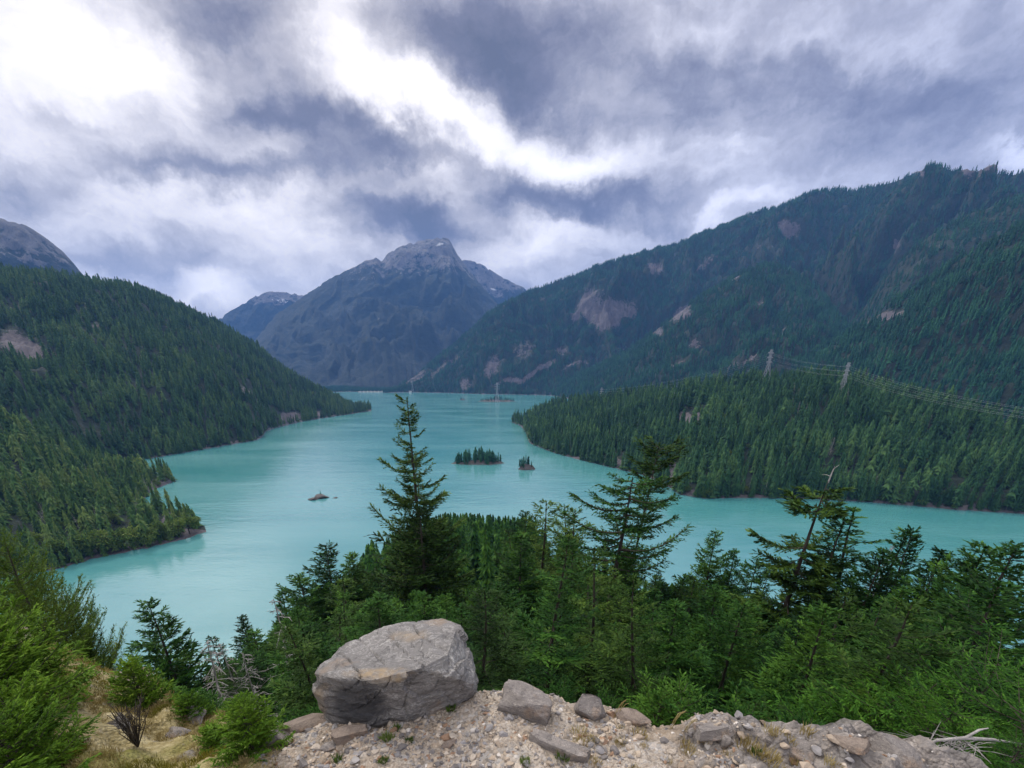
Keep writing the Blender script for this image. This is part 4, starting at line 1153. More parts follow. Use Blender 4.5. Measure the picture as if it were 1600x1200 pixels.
wood('right_spur_forest', 'right_spur', C_lite, 3, 1 / 76., 20, 32, 30, 'dark forest on the rocky spur behind the headland', tmax=1.06)
wood('right_ridge_forest', 'right_ridge', C_lite, 3, 1 / 64., 20, 33, 30, 'dark forest on the ridge falling from the right edge of the view', tmax=1.06)
wood('right_upper_forest', 'right_upper_ridge', C_lite, 3, 1 / 120., 19, 31, 30, 'forest on the upper ridge at the right edge, below the skyline', tmax=1.05)
wood('valley_forest', 'valley_floor', C_lite, 3, 1 / 150., 14, 24, 30, 'low dark wood on the valley floor behind the dam')
if REST:
    A = np.array([c[1:5] for c in REST]); n = len(A)
    s = A[:, 3] / 28
    scatter('spur_forest', C_spur, np.stack([A[:, 0], A[:, 1], A[:, 2] - .3], 1), np.stack([s * 1.1, s * 1.1, s], 1), np.stack([np.zeros(n), np.zeros(n), RG.random(n) * 6.28], 1), RG.integers(0, 3, n), 'the rest of the conifer wood between the single firs down to the lake', 'forest')
print('near trees', len(SING), 'rest', len(REST))

# broadleaved trees along the near left shore
for i, (px, py) in enumerate([(92, 886), (108, 882), (124, 879), (143, 872), (160, 870), (178, 866), (194, 864), (212, 860), (236, 855), (252, 851), (268, 847), (284, 843), (298, 838)]):
    p = water_pt(px, py); d = np.array([p[0], p[1]]) / math.hypot(p[0], p[1]); q = p[:2] + d * RND.uniform(4, 9)
    s = RND.uniform(1.3, 2.1)
    plant('broadleaf_tree', P_['leafy'][i % 3], (q[0], q[1], terrain_z('left_shore_near', q[0], q[1]) - .8), s, 'rounded yellow green leafy tree at the water edge of the nearest left shore point', 'tree', 'leafy trees along the near left shore', RND.random() * 6)

# ------------------------------------------------------------------ islands and rocks in the lake
def islet(name, px0, px1, py, hgt, depth_f, seed, kind='structure', mat='shore_rock', lumps=2.):
    a, b = water_pt(px0, py), water_pt(px1, py); c = (a + b) / 2; w = np.linalg.norm(b - a) / 2
    n, m_ = 40, 14
    th = np.linspace(0, 2 * np.pi, n, endpoint=False); s = np.linspace(0, 1, m_)
    S_, TH = np.meshgrid(s, th, indexing='ij')
    rad = 1 + .22 * fbm(np.cos(TH) * 1.5 + seed, np.sin(TH) * 1.5, 3, seed)
    X = w * S_ * rad * np.cos(TH); Y = w * depth_f * S_ * rad * np.sin(TH)
    Z = hgt * (1 - S_ ** 2.2) + hgt * .35 * fbm(X / w * lumps + seed, Y / w * lumps, 4, seed) * (1 - S_ ** 4) - .8 * S_ ** 6 - .5
    V = np.stack([X, Y, Z], -1).reshape(-1, 3)
    i = np.arange(m_ - 1)[:, None] * n; j = np.arange(n)[None, :]; j2 = (j + 1) % n
    Q = np.stack([i + j, i + j2, i + n + j2, i + n + j], -1).reshape(-1, 4)
    o = obj(name, mesh_np(name, V, Q, None, True), M[mat], None, tuple(c))
    if kind: tag(o, kind=kind)
    return c, w, (lambda x, y: hgt * max(0., 1 - min(1, math.hypot(x / w, y / (w * depth_f))) ** 2.2) - .3), o


def isle_trees(c, w, df, hz, n, h0, h1, label, group, seed, fill=.8):
    r = random.Random(seed)
    for k in range(n):
        a = r.random() * 6.283; q = math.sqrt(r.random()) * fill
        x, y = w * q * math.cos(a), w * df * q * math.sin(a)
        h = r.uniform(h0, h1) * (1.05 - .35 * q)
        s = h / 26
        plant('pine_tree', P_['island'][r.randrange(3)], (c[0] + x, c[1] + y, hz(x, y) - .5), (s, s, s), label, 'tree', group, r.random() * 6)


c, w, hz, o = islet('island', 707, 788, 724, 6, .30, 3)
isle_trees(c, w, .30, hz, 84, 12, 27, 'dark pine on the larger wooded island in the middle of the lake', 'pines on the larger island', 4, .93)
isle_trees(c, w, .30, hz, 60, 5, 11, 'low bushy pine along the shore of the larger wooded island', 'shore bushes on the larger island', 14, 1.0)
c, w, hz, o = islet('island', 808, 836, 733, 9, .6, 9)
isle_trees(c, w, .6, hz, 12, 10, 20, 'dark pine on the small steep island beside the headland', 'pines on the small island', 5, .78)
c, w, hz, o = islet('island', 748, 805, 627, 9, .4, 14)
isle_trees(c, w, .4, hz, 70, 14, 24, 'tiny pine on the far island that carries a pylon', 'pines on the far pylon island', 6, .97)
c, w, hz, o = islet('island', 717, 728, 625, 4, .5, 17)
isle_trees(c, w, .5, hz, 5, 9, 15, 'tiny pine on the farthest speck of an island', 'pines on the farthest islet', 7, .6)


def lump(seed, size, sub=3, amt=.28, cuts=15, block=False):
    """angular stone: a sphere sliced by random planes"""
    r = random.Random(seed)
    bm = bmesh.new()
    if block:
        bmesh.ops.create_cube(bm, size=2); bmesh.ops.subdivide_edges(bm, edges=bm.edges, cuts=9, use_grid_fill=True)
    else: bmesh.ops.create_icosphere(bm, subdivisions=sub, radius=1)
    for k in range(cuts):
        n = Vector((r.gauss(0, 1), r.gauss(0, 1), r.gauss(0, 1))).normalized(); d = r.uniform(.95, 1.25) if block else r.uniform(.36, .74)
        for v in bm.verts:
            e = v.co.dot(n) - d
            if e > 0: v.co -= n * e
    ex_ = [max(abs(v.co[i]) for v in bm.verts) for i in range(3)]
    for v in bm.verts:
        for i in range(3): v.co[i] /= ex_[i]
        q = v.co * 3.1
        v.co *= 1 + amt * .2 * math.sin(q.x * 1.3 + seed) * math.sin(q.y * 1.7) + r.uniform(-.012, .012)
        v.co.x *= size[0]; v.co.y *= size[1]; v.co.z *= size[2]
    me = bpy.data.meshes.new('stone'); bm.to_mesh(me); bm.free()
    return me


a = water_pt(501, 778)
rk = thing('islet_rock', 'reddish rock islet with one small tree in the left open water', 'rock', tuple(a))
obj('rock', lump(5, (9, 8, 5)), M['shore_rock'], rk, (1.5, 0, 1.2))
obj('rock', lump(6, (7, 6, 3.2)), M['shore_rock'], rk, (-6.5, -9, .5))
plant('pine_tree', P_['island'][1], (a[0] + 0.5, a[1] + .5, 4.6), .26, 'tiny green tree growing on the reddish rock islet', 'tree')
a = water_pt(524, 778)
tag(obj('lake_rock', lump(7, (4, 3, 1.2)), M['shore_rock'], None, tuple(a)), 'small flat rock awash right of the reddish rock islet', 'rock')

# ------------------------------------------------------------------ dam, its house, pylons and cables
a, b = water_pt(560, 613.2), water_pt(640, 612.8)
ln_ = np.linalg.norm(b - a); rz = math.atan2(b[1] - a[1], b[0] - a[0])
dam = thing('dam', 'low pale dam wall with piers closing the far end of the lake', 'dam', tuple((a + b) / 2), None, rz)
V, Q = boxes([(-ln_ / 2, 0, -6, ln_ / 2, 9, 7)]); obj('wall', mesh_np('wall', V, Q), M['concrete'], dam)
V, Q = boxes([(-ln_ / 2, -.4, 7, ln_ / 2, .3, 8.4)]); obj('parapet', mesh_np('parapet', V, Q), M['concrete'], dam)
pm = mesh_np('pier', *boxes([(-1.6, -3.2, -6, 1.6, -.005, 8.8), (-2.4, -3.6, 8.8, 2.4, -.41, 10.6)]))
for k in range(14): obj('pier', pm, M['white_paint'], dam, (-ln_ / 2 + ln_ * (k + .5) / 14, 0, 0))
a = water_pt(641, 614)
hs = thing('gatehouse', 'small white house with dark roof at the right end of the far dam', 'building', (a[0], a[1], 0))
V, Q = boxes([(-9, 0, -4, 9, 12, 12)]); obj('wall', mesh_np('wall', V, Q), M['white_paint'], hs)
obj('roof', mesh_np('roof', [(-10, -1, 12.01), (10, -1, 12.01), (10, 13, 12.01), (-10, 13, 12.01), (-10, 6, 17.5), (10, 6, 17.5)], [(0, 1, 5, 4), (2, 3, 4, 5), (0, 3, 2, 1)], [(0, 4, 3), (1, 2, 5)]), M['roof'], hs)
for dx in (-5, 0, 5): V, Q = boxes([(dx - 1.1, -.08, 4, dx + 1.1, -.003, 8)]); obj('window', mesh_np('window', V, Q), M['roof'], hs)


def strut(a, b, th, V, Q): tube([a, b], th, 4, V, Q)


def pylon_meshes(Hh=46., w0=5.0, w1=1.1, th=.16):
    V, Q = [], []
    lv = [0, 9, 17, 24, 30, 35, 40, 46]
    wd = lambda z: w0 + (w1 - w0) * min(1, z / 30.)
    cs = [(1, 1), (-1, 1), (-1, -1), (1, -1)]
    for a, b in zip(lv[:-1], lv[1:]):
        for k in range(4):
            c, d = cs[k], cs[(k + 1) % 4]
            wa, wb = wd(a), wd(b)
            strut((c[0] * wa, c[1] * wa, a), (c[0] * wb, c[1] * wb, b), th * 1.3, V, Q)
            strut((c[0] * wa, c[1] * wa, a), (d[0] * wb, d[1] * wb, b), th * .8, V, Q)
            strut((d[0] * wa, d[1] * wa, a), (c[0] * wb, c[1] * wb, b), th * .8, V, Q)
            strut((c[0] * wb, c[1] * wb, b), (d[0] * wb, d[1] * wb, b), th * .8, V, Q)
    body = mesh_np('lattice', np.concatenate(V), np.concatenate(Q))
    V, Q = [], []
    L = 6.5
    for s in (-1, 1):
        for y in (-1, 1):
            strut((s * 1.1, y * 1.1, 0), (s * L, 0, .6), th, V, Q); strut((s * 1.1, y * 1.1, 1.8), (s * L, 0, .6), th, V, Q)
        strut((s * L, 0, .6), (s * L, 0, -1.2), th * .7, V, Q)
    arm = mesh_np('cross_arm', np.concatenate(V), np.concatenate(Q))
    return body, arm


PB, PA = pylon_meshes()
ARMS = (30.5, 36.0, 41.5)


def pylon(loc, rz, s, label):
    t = thing('pylon', label, 'pylon', loc, 'power line pylons', rz); t.scale = (s, s, s)
    obj('lattice', PB, M['steel'], t)
    for z in ARMS: obj('cross_arm', PA, M['steel'], t, (0, 0, z))
    def tip(side, k):
        v = Vector((side * 6.5, 0, ARMS[k] - .6)) * s; v.rotate(Euler((0, 0, rz))); return np.array(loc) + np.array(v)
    return tip


def on_layer(lay, px, pytop, Hh, r0, r1):
    """stand a mast of height Hh on a hill so that its top shows at the given row"""
    best = None
    for r in np.linspace(r0, r1, 80):
        p = at_r(px, pytop, r); z = terrain_z(lay, p[0], p[1])
        e = abs(p[2] - Hh - z)
        if best is None or e < best[0]: best = (e, (p[0], p[1], z - .5), (p[2] - z))
    return best[1], best[2]


q1, h1 = on_layer('headland', 1206, 546, 53, 850, 1130)
q2, h2 = on_layer('headland', 1327, 566, 56, 780, 1080)
T1 = pylon(q1, .5, max(.9, h1 / 46), 'steel lattice pylon on the crest of the headland, left of the pair')
T2 = pylon(q2, .5, max(.9, h2 / 46), 'steel lattice pylon on the headland, right of the pair, beside the clearing')
q3, h3 = on_layer('headland', 941, 598, 54, 1050, 1300)
T3 = pylon(q3, .6, 1.0, 'small pylon poking over the wooded skyline at the left end of the headland')
a = water_pt(777, 628.5); T4 = pylon((a[0], a[1], 3), .2, 2.0, 'pale pylon standing on the far wooded island')
a = water_pt(642, 613.5); T5 = pylon((a[0] + 10, a[1] + 25, 6), .2, 1.75, 'faint pylon on the far shore above the gatehouse')


def cable(a, b, sag, rad, label, group):
    s = np.linspace(0, 1, 24); P = a[None] * (1 - s)[:, None] + b[None] * s[:, None]; P[:, 2] -= sag * 4 * s * (1 - s)
    V, Q = [], []; tube(P, rad, 4, V, Q)
    tag(obj('power_cable', mesh_np('power_cable', np.concatenate(V), np.concatenate(Q)), M['cable']), label, 'cable', group)


for sd in (-1, 1):
    for k in range(3):
        cable(T1(sd, k), T2(sd, k), 4, .04, 'thin power cable slung between the two headland pylons', 'cables between the headland pylons')
        e = at_r(1720, 668 - 7 * k, 640) + np.array([sd * 5, 0, 0])
        cable(T2(sd, k), e, 8, .04, 'thin power cable running from the right headland pylon out of view', 'cables leaving to the right')
        cable(T3(sd, k), T1(sd, k), 14, .04, 'thin power cable strung from the small skyline pylon to the headland crest', 'cables along the skyline')

# ------------------------------------------------------------------ the boulder
def at_y(px, py, y):
    d = ray(px, py); k = y / d[1]; return np.array([d[0] * k, y, H0 + d[2] * k])


def build_boulder():
    H = [  # outline and facet corners: px, py, distance forward
        (491, 1052, 4.05), (497, 1040, 4.25), (530, 1015, 4.55), (556, 997, 4.75), (600, 981, 5.0), (655, 966, 5.15), (682, 964, 5.15), (702, 970, 5.0), (716, 978, 4.75), (733, 1005, 4.65), (742, 1038, 4.55),
        (748, 1068, 4.35), (745, 1086, 4.25), (738, 1100, 4.2), (712, 1122, 4.15), (690, 1120, 3.98),
        (505, 1056, 3.88), (570, 1060, 3.70), (612, 1056, 3.66), (650, 1048, 3.72), (706, 1055, 3.80), (735, 1066, 3.95), (700, 1025, 3.95),
        (560, 1138, 3.80), (528, 1142, 3.86), (513, 1140, 3.95), (508, 1105, 3.98), (640, 1118, 3.82), (600, 1122, 3.78), (496, 1075, 3.98)]
    bm = bmesh.new()
    for p in H: bm.verts.new(at_y(*p))
    c0 = at_y(620, 1130, 4.4)
    for dx, dy, dz in ((-.7, .35, -.35), (.55, .55, -.45), (.0, .75, -.5), (-.45, .6, .1), (.5, .7, .3)):
        bm.verts.new(c0 + np.array([dx, dy, dz]))
    r = bmesh.ops.convex_hull(bm, input=bm.verts)
    bmesh.ops.delete(bm, geom=[g for g in r['geom_interior'] if isinstance(g, bmesh.types.BMVert)], context='VERTS')
    bmesh.ops.triangulate(bm, faces=bm.faces)
    for k in range(5):
        bmesh.ops.subdivide_edges(bm, edges=[e for e in bm.edges if e.calc_length() > .035], cuts=1, use_grid_fill=True)
        bmesh.ops.triangulate(bm, faces=bm.faces)
        if k == 1: bmesh.ops.smooth_vert(bm, verts=bm.verts, factor=.30, use_axis_x=True, use_axis_y=True, use_axis_z=True)
    bm.normal_update()
    org = Vector(at_y(620, 1125, 4.2))
    V = np.array([v.co for v in bm.verts]); N = np.array([v.normal for v in bm.verts])
    # bedding planes dip to the left: ledges and cracks follow them
    bed = V[:, 2] - .40 * (V[:, 0]) - .30 * V[:, 1]
    q = fbm(V[:, 0] * 2 + 7, V[:, 2] * 2 + V[:, 1] * 1.7, 4, 3)
    st = bed * 7 + q * .8
    terr = (st - np.floor(st)); terr = np.where(terr < .75, terr / .75, (1 - terr) / .25)
    al = V[:, 0] * .92 + V[:, 2] * .38
    rb = np.random.default_rng(77)                # fracture blocks, each with its own slightly turned face
    lo, hi_ = V.min(0), V.max(0); C_ = lo + (hi_ - lo) * rb.random((60, 3)); RT = rb.normal(0, .13, (60, 3))
    Vw = V + .06 * np.stack([fbm(V[:, 1] * 3, V[:, 2] * 3, 3, 5), fbm(V[:, 0] * 3, V[:, 2] * 3, 3, 6), fbm(V[:, 0] * 3, V[:, 1] * 3, 3, 7)], 1)
    D2 = ((Vw[:, None, :] - C_[None]) * np.array([.8, 1, 1.5])); D2 = (D2 * D2).sum(2); ni = D2.argmin(1)
    fac = np.clip(((Vw - C_[ni]) * RT[ni]).sum(1), -.04, .04) * np.clip(1.15 - 1.1 * np.clip(N[:, 2], 0, 1) ** 2 - .6 * np.clip(N[:, 1], 0, 1), .15, 1)
    d = fac + .010 * (terr - .5) * np.clip(fbm(V[:, 0] * 1.3, V[:, 2] * 1.5, 3, 44) + .4, 0, 1) + .022 * fbm(al * 1.8 + V[:, 1], bed * 3.0, 4, 12, .5) + .012 * ridged(al * 2.2 + V[:, 1] * 1.2, bed * 5, 4, 18) + .007 * fbm(al * 12 + V[:, 1] * 9, bed * 18, 3, 28)
    ck = np.abs(perlin(V[:, 0] * 2.2 + V[:, 1] * .9 + 3, bed * 2.4, 51)); d -= np.clip(.05 - ck, 0, .05) * .7
    V2 = V + N * d[:, None]
    px, py, _ = project(V[:, 0], V[:, 1], V[:, 2])
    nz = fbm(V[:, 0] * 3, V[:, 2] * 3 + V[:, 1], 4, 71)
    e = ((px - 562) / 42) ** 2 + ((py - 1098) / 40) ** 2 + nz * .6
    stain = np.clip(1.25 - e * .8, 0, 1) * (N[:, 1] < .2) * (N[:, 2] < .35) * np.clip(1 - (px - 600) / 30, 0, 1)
    tan = np.clip(1.1 - (((px - 600) / 60) ** 2 + ((py - 1054) / 9) ** 2) + nz * .4, 0, 1) + np.clip(1.0 - (((px - 504) / 12) ** 2 + ((py - 1100) / 34) ** 2) + nz * .3, 0, 1) * .7 + np.clip(.9 - (((px - 640) / 40) ** 2 + ((py - 995) / 10) ** 2) + nz * .5, 0, 1) * .6
    F_ = np.array([[v.index for v in f.verts] for f in bm.faces])
    bm.free()
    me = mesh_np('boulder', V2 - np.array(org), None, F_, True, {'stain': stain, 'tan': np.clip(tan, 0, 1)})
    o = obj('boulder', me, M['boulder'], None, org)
    try: me.set_sharp_from_angle(angle=math.radians(32))
    except Exception: pass
    tag(o, 'huge grey angular boulder with dark front face on the gravel ledge', 'boulder')


build_boulder()

# ------------------------------------------------------------------ stones, gravel
def stone_at(px, py, size, seed, mat, label, group=None, rz=0., lift=.35, tilt=(0, 0), yy=None, cuts=14, name='stone', block=False):
    # march the view ray to the ground
    d = ray(px, py); d = d / np.linalg.norm(d); k = 2.0
    while k < 60 and H0 + d[2] * k > float(ground_z(d[0] * k, d[1] * k)): k += .03
    p = d * k
    z = float(ground_z(p[0], p[1]))
    o = obj(name, lump(seed, size, 3, .3, cuts, block), M[mat], None, (p[0], p[1], z + size[2] * lift))
    o.rotation_euler = (tilt[0], tilt[1], rz)
    return tag(o, label, 'stone', group)


stone_at(822, 1112, (.27, .16, .16), 31, 'stone', 'squared grey stone block right of the boulder', lift=.55, cuts=12, rz=-.25, tilt=(.05, .12), block=True)
stone_at(920, 1116, (.18, .16, .19), 32, 'stone', 'pointed brown grey stone on the ledge rim right of the squared block', lift=.45, cuts=14)
stone_at(872, 1172, (.30, .07, .07), 33, 'stone', 'long flat slab lying slantwise in the gravel', rz=-.5, lift=.35, block=True, cuts=8)
stone_at(1131, 1168, (.055, .05, .075), 34, 'stone', 'upright dark blue grey block in the gravel on the right', lift=.6, block=True, tilt=(.1, .2), rz=.4)
stone_at(547, 1150, (.17, .09, .06), 35, 'red_stone', 'rusty brown slab at the foot of the boulder', rz=.35, lift=.4, block=True, cuts=8)
stone_at(1235, 1165, (.26, .18, .10), 36, 'stone', 'broad grey bedrock hump on the right of the ledge', rz=-.5, lift=-.1)
stone_at(1330, 1172, (.20, .13, .08), 37, 'red_stone', 'brownish bedrock hump on the right of the ledge', rz=-.4, lift=.0)
stone_at(1400, 1178, (.30, .22, .14), 38, 'stone', 'grey bedrock knob at the right end of the ledge', rz=-.4, lift=-.1)
stone_at(1120, 1140, (.24, .14, .08), 39, 'stone', 'low grey bedrock hump on the ledge rim right of the dry stalks', rz=.1, lift=-.1)
stone_at(515, 1172, (.09, .06, .05), 40, 'stone', 'blue grey wedge stone in the gravel below the rusty slab', rz=.4)
stone_at(470, 1140, (.34, .16, .08), 41, 'red_stone', 'flat tan slab on the rim left of the boulder foot', rz=.3, lift=.3)
stone_at(425, 1165, (.22, .15, .10), 42, 'stone', 'tan slab at the left end of the gravel beside the young fir', rz=.5, lift=.2)
stone_at(985, 1128, (.22, .12, .07), 43, 'red_stone', 'flat tan slab on the rim behind the dry stalks', rz=-.15, lift=.3)
stone_at(700, 1165, (.10, .07, .05), 45, 'red_stone', 'tan cobble on the bare path below the boulder', rz=.3)
stone_at(300, 1118, (.30, .16, .12), 46, 'stone', 'grey lichened rock on the edge of the mossy shoulder', rz=-.5, lift=.2)
stone_at(275, 1145, (.20, .10, .05), 47, 'stone', 'pale flat rock in the dry moss', rz=-.2, lift=.2)
stone_at(180, 1130, (.26, .16, .16), 48, 'dark_stone', 'dark rock edge under the yellow moss beside the bare shrub', rz=-.8, lift=-.35)
stone_at(205, 1070, (.5, .3, .22), 49, 'red_stone', 'brown rock on the crest of the mossy shoulder', rz=-.4, lift=.2)
stone_at(6, 1002, (.5, .35, .2), 50, 'red_stone', 'brown rock outcrop at the left edge under the pines', rz=-.2, lift=-.1)
# medium loose stones, one object each
SM = [lump(60 + i, (1, .72, .5), 2, .3, 13) for i in range(8)]
for i, me in enumerate(SM): me.materials.append(M['gravel'])
r_ = random.Random(3)
for k in range(270):
    px = r_.uniform(380, 1430); py = r_.uniform(1118, 1215)
    d = ray(px, py); d = d / np.linalg.norm(d); kk = 3.0
    while kk < 9 and H0 + d[2] * kk > float(ground_z(d[0] * kk, d[1] * kk)): kk += .03
    p = d * kk
    if math.hypot(p[0], p[1]) > 4.75: continue
    if 505 < px < 745 and py < 1125: continue
    o = bpy.data.objects.new('loose_stone', SM[r_.randrange(8)]); COL.objects.link(o)
    s = .020 + .055 * r_.random() ** 2.4
    o.scale = (s, s, s); o.location = (p[0], p[1], float(ground_z(p[0], p[1])) + s * .2); o.rotation_euler = (r_.uniform(-.3, .3), r_.uniform(-.3, .3), r_.random() * 6.28)
    tag(o, 'fist sized angular stone lying loose among the finer gravel of the ledge', 'stone', 'loose stones on the gravel ledge')
Cg = bpy.data.collections.new('pebble')
for i in range(6):
    me = lump(80 + i, (1, .78, .55), 2, .2, 12); me.materials.append(M['gravel']); Cg.objects.link(bpy.data.objects.new('pebble_%02d' % i, me))
n = 30000
th = RG.uniform(math.radians(-44), math.radians(55), n); rr_ = np.sqrt(RG.uniform(2.6 ** 2, 5.2 ** 2, n))
x, y = rr_ * np.sin(th), rr_ * np.cos(th); z = ground_z(x, y)
dens = .42 + 1.1 * fbm(x * 1.3, y * 1.3, 4, 66)
k = (RG.random(n) < np.clip(dens - .55 * np.clip((np.degrees(th) - 24) / 12, 0, 1), .04, 1)) & (np.degrees(th) > -38 + 3 * fbm(x * 2, y * 2, 2, 4))
x, y, z = x[k], y[k], z[k]; n = len(x)
s = .0065 + .038 * RG.random(n) ** 2.7
scatter('gravel', Cg, np.stack([x, y, z - s * .05], 1), np.stack([s, s, s], 1) * RG.uniform(.7, 1.3, (n, 3)), RG.uniform(-.6, .6, (n, 3)) + np.stack([np.zeros(n), np.zeros(n), RG.uniform(0, 6.28, n)], 1), RG.integers(0, 6, n), 'pale crushed gravel covering the ledge round the boulder', 'gravel')

# ------------------------------------------------------------------ near shrubs and small trees
def ground_hit(px, py):
    d = ray(px, py); d = d / np.linalg.norm(d); k = 2.0
    while k < 80 and H0 + d[2] * k > float(ground_z(d[0] * k, d[1] * k)): k += .04
    p = d * k; return p[0], p[1], float(ground_z(p[0], p[1]))


def near_fir(seed, H, R, nb, mat, spray=.075, sp=.035, tl=.22, prof=None, pitch=(.9, .05), m=5, **kw):
    return finish(conifer(seed, H, R, nb, base=kw.pop('base', .03), prof=prof or (lambda u: (1 - u) ** .7 * .9 + .1), pitch=pitch, up=.18, twig_sp=sp, twig_len=tl, spray=spray, width=.38, m=m, bend=.4, jit=.4, rag=.45, branch_r=.02, trunk_r=kw.pop('trunk_r', .022), **kw), M['bark'], M[mat])


yf = near_fir(501, 1.25, .72, 80, 'fir_bright', spray=.05, sp=.014, tl=.15, m=6, trunk_r=.012)
yf2 = near_fir(502, .8, .45, 80, 'fir_bright', spray=.045, sp=.015, tl=.12, m=5, trunk_r=.010)
bf = near_fir(503, 1.6, 1.05, 90, 'fir_bright', spray=.055, sp=.018, tl=.20, m=6)
bf2 = near_fir(504, 1.4, 1.0, 80, 'fir_bright', spray=.055, sp=.018, tl=.20, m=6)


def put_near(pair, px, py, r, Hp, s, label, cat='shrub', name='young_fir', wid=1., rz=None):
    p = at_r(px, py, r); gz = float(ground_z(p[0], p[1]))
    return plant(name, pair, (p[0], p[1], gz - .05), (s * wid, s * wid, s), label, cat, None, RND.random() * 6 if rz is None else rz)


x, y, z = ground_hit(395, 1172); plant('young_fir', yf, (x, y, z - .03), (.60, .60, .52), 'bright green young fir left of the boulder at the gravel end', 'shrub', rz=1)
x, y, z = ground_hit(338, 1172); plant('young_fir', yf2, (x, y, z - .05), .5, 'small bright fir seedling at the left foot of the bright young fir', 'shrub', rz=2)
x, y, z = ground_hit(228, 1108); plant('young_fir', yf2, (x, y, z - .05), (1.0, 1.0, 1.05), 'green young fir on the mossy shoulder below the lone leaning fir', 'shrub', rz=3)
x, y, z = ground_hit(302, 1122); plant('young_fir', yf2, (x, y, z - .2), (.7, .7, .65), 'pale green young fir at the rim of the mossy shoulder', 'shrub', rz=4)
# boughs in the lower left corner
for (px, py, s, pr, lab) in [(14, 1110, .95, bf, 'bright yellow green fir shrub at the left edge'), (-30, 1180, 1.05, bf2, 'deep green fir shrub in the lower left corner'), (58, 1195, .62, bf, 'spreading bright fir shrub low in the left corner'),
                             (62, 1085, .66, bf, 'bright fir shrub beside the mossy shoulder, below the pines'), (-60, 1090, .95, bf2, 'fir shrub cut by the left edge under the brown outcrop'), (40, 1235, .65, bf2, 'dark fir shrub cut by the bottom edge at left')]:
    x, y, z = ground_hit(px, py); plant('fir_shrub', pr, (x, y, z - .1), s, lab, 'shrub', rz=RND.random() * 6)
# pines on the left shoulder
pine = [finish(conifer(520 + i, 5.0, [2.1, 1.9, 2.2][i], [120, 110, 125][i], base=.06, prof=lambda u: (1 - u) ** .6 * .85 + .15, pitch=(.9, .25), up=.35, twig_sp=.035, twig_len=.28, spray=.09, width=.26, m=5, tuft=.5, bend=.5, rag=.5, jit=.5, trunk_r=.08), M['bark'], M['pine']) for i in range(3)]
for (px, py, r, i, wid, lab) in [(4, 845, 12.5, 0, .9, 'bright topped pine at the left edge above the brown outcrop'), (62, 905, 15, 1, .9, 'tall dark stemmed pine leaning left over the pale water'), (95, 955, 15.5, 2, .85, 'bushy pine on the right side of the dark stemmed pine'), (-40, 870, 15, 2, 1., 'pine cut by the left edge'),
                                 (128, 1008, 16, 0, 1.1, 'lower pine where the shoulder drops to the water'), (30, 905, 17, 1, 1.1, 'pine behind the bright topped pine'), (155, 1050, 16.5, 1, 1.3, 'low pine bush at the end of the shoulder')]:
    put_tree('pine_tree', pine[i], 5.0, px, py, r, lab, wid=wid)
# firs in the lower right corner beyond the ledge
rf = finish(conifer(541, 4.2, 1.9, 110, base=.05, prof=lambda u: (1 - u) ** .55 * .85 + .15, pitch=(.5, -.05), up=.12, twig_sp=.026, twig_len=.30, spray=.055, width=.30, m=8, rag=.35, jit=.35, trunk_r=.07), M['bark'], M['fir_near'])
rf2 = finish(conifer(542, 3.4, 1.6, 96, base=.05, prof=lambda u: (1 - u) ** .55 * .85 + .15, pitch=(.5, -.05), up=.12, twig_sp=.026, twig_len=.30, spray=.055, width=.30, m=8, rag=.35, jit=.35, trunk_r=.06), M['bark'], M['fir_near'])
for (px, py, r, pr, hp, wid, lab) in [(1560, 1035, 9.5, rf, 4.2, 1.15, 'bright fir in the lower right corner, its top highest of the corner firs'), (1450, 1078, 8.6, rf2, 3.4, 1.25, 'bright bushy fir beyond the right end of the ledge'), (1650, 1070, 8, rf, 4.2, 1.1, 'fir cut by the right edge near the bottom'),
                                      (1600, 1160, 6.6, rf2, 3.4, 1.1, 'lowest fir in the right bottom corner'), (1385, 1100, 8.4, rf2, 3.4, 1.1, 'low fir just behind the rim at the right of the ledge'), (1490, 1110, 7.6, rf2, 3.4, 1.0, 'bright fir bough just above the grey dead branch')]:
    put_tree('fir_tree', pr, hp, px, py, r, lab, wid=wid)
# undergrowth just below the rim
ug = near_fir(551, 2.2, 1.3, 64, 'fir', spray=.08, sp=.032, tl=.30, m=6)
for k in range(46):
    th = math.radians(r_.uniform(-33, 50)); r = r_.uniform(6.2, 11.5)
    x, y = r * math.sin(th), r * math.cos(th)
    plant('fir_shrub', ug, (x, y, float(ground_z(x, y)) - .1), r_.uniform(.6, 1.0), 'shaded dark green fir shrub just below the rim of the gravel ledge', 'shrub', 'fir shrubs below the ledge rim', r_.random() * 6)
# dead branch lying in the lower right corner
DV, DQ = [], []
a0 = np.array([0., 0, 0])
tube([(-.9, 0, -.05), (-.4, .05, .12), (0, 0, .22), (.55, .02, .16), (1.1, 0, .08)], [.02, .03, .035, .03, .012], 6, DV, DQ)
tube([(0, 0, .22), (.25, .05, .36), (.4, .05, .40)], [.025, .02, .01], 5, DV, DQ)
mainV, mainQ = np.concatenate(DV), np.concatenate(DQ)
TV, TQ = [], []
for k in range(110):
    b = np.array([r_.uniform(-.9, .3), r_.uniform(-.1, .1), r_.uniform(-.05, .15)])
    e = np.array([r_.gauss(-.1, .22), r_.gauss(0, .2), r_.gauss(-.12, .16)])
    tube(np.stack([b, b + e * .5 + [0, 0, .03], b + e]), [.009, .007, .003], 3, TV, TQ)
p = at_r(1500, 1168, 6.3)
db = thing('dead_branch', 'grey dead branch with tangled twigs in the lower right corner', 'branch', tuple(p))
db.scale = (.62, .62, .62)
obj('limb', mesh_np('limb', mainV, mainQ, None, True), M['snag'], db); obj('twigs', mesh_np('twigs', np.concatenate(TV), np.concatenate(TQ)), M['snag'], db)
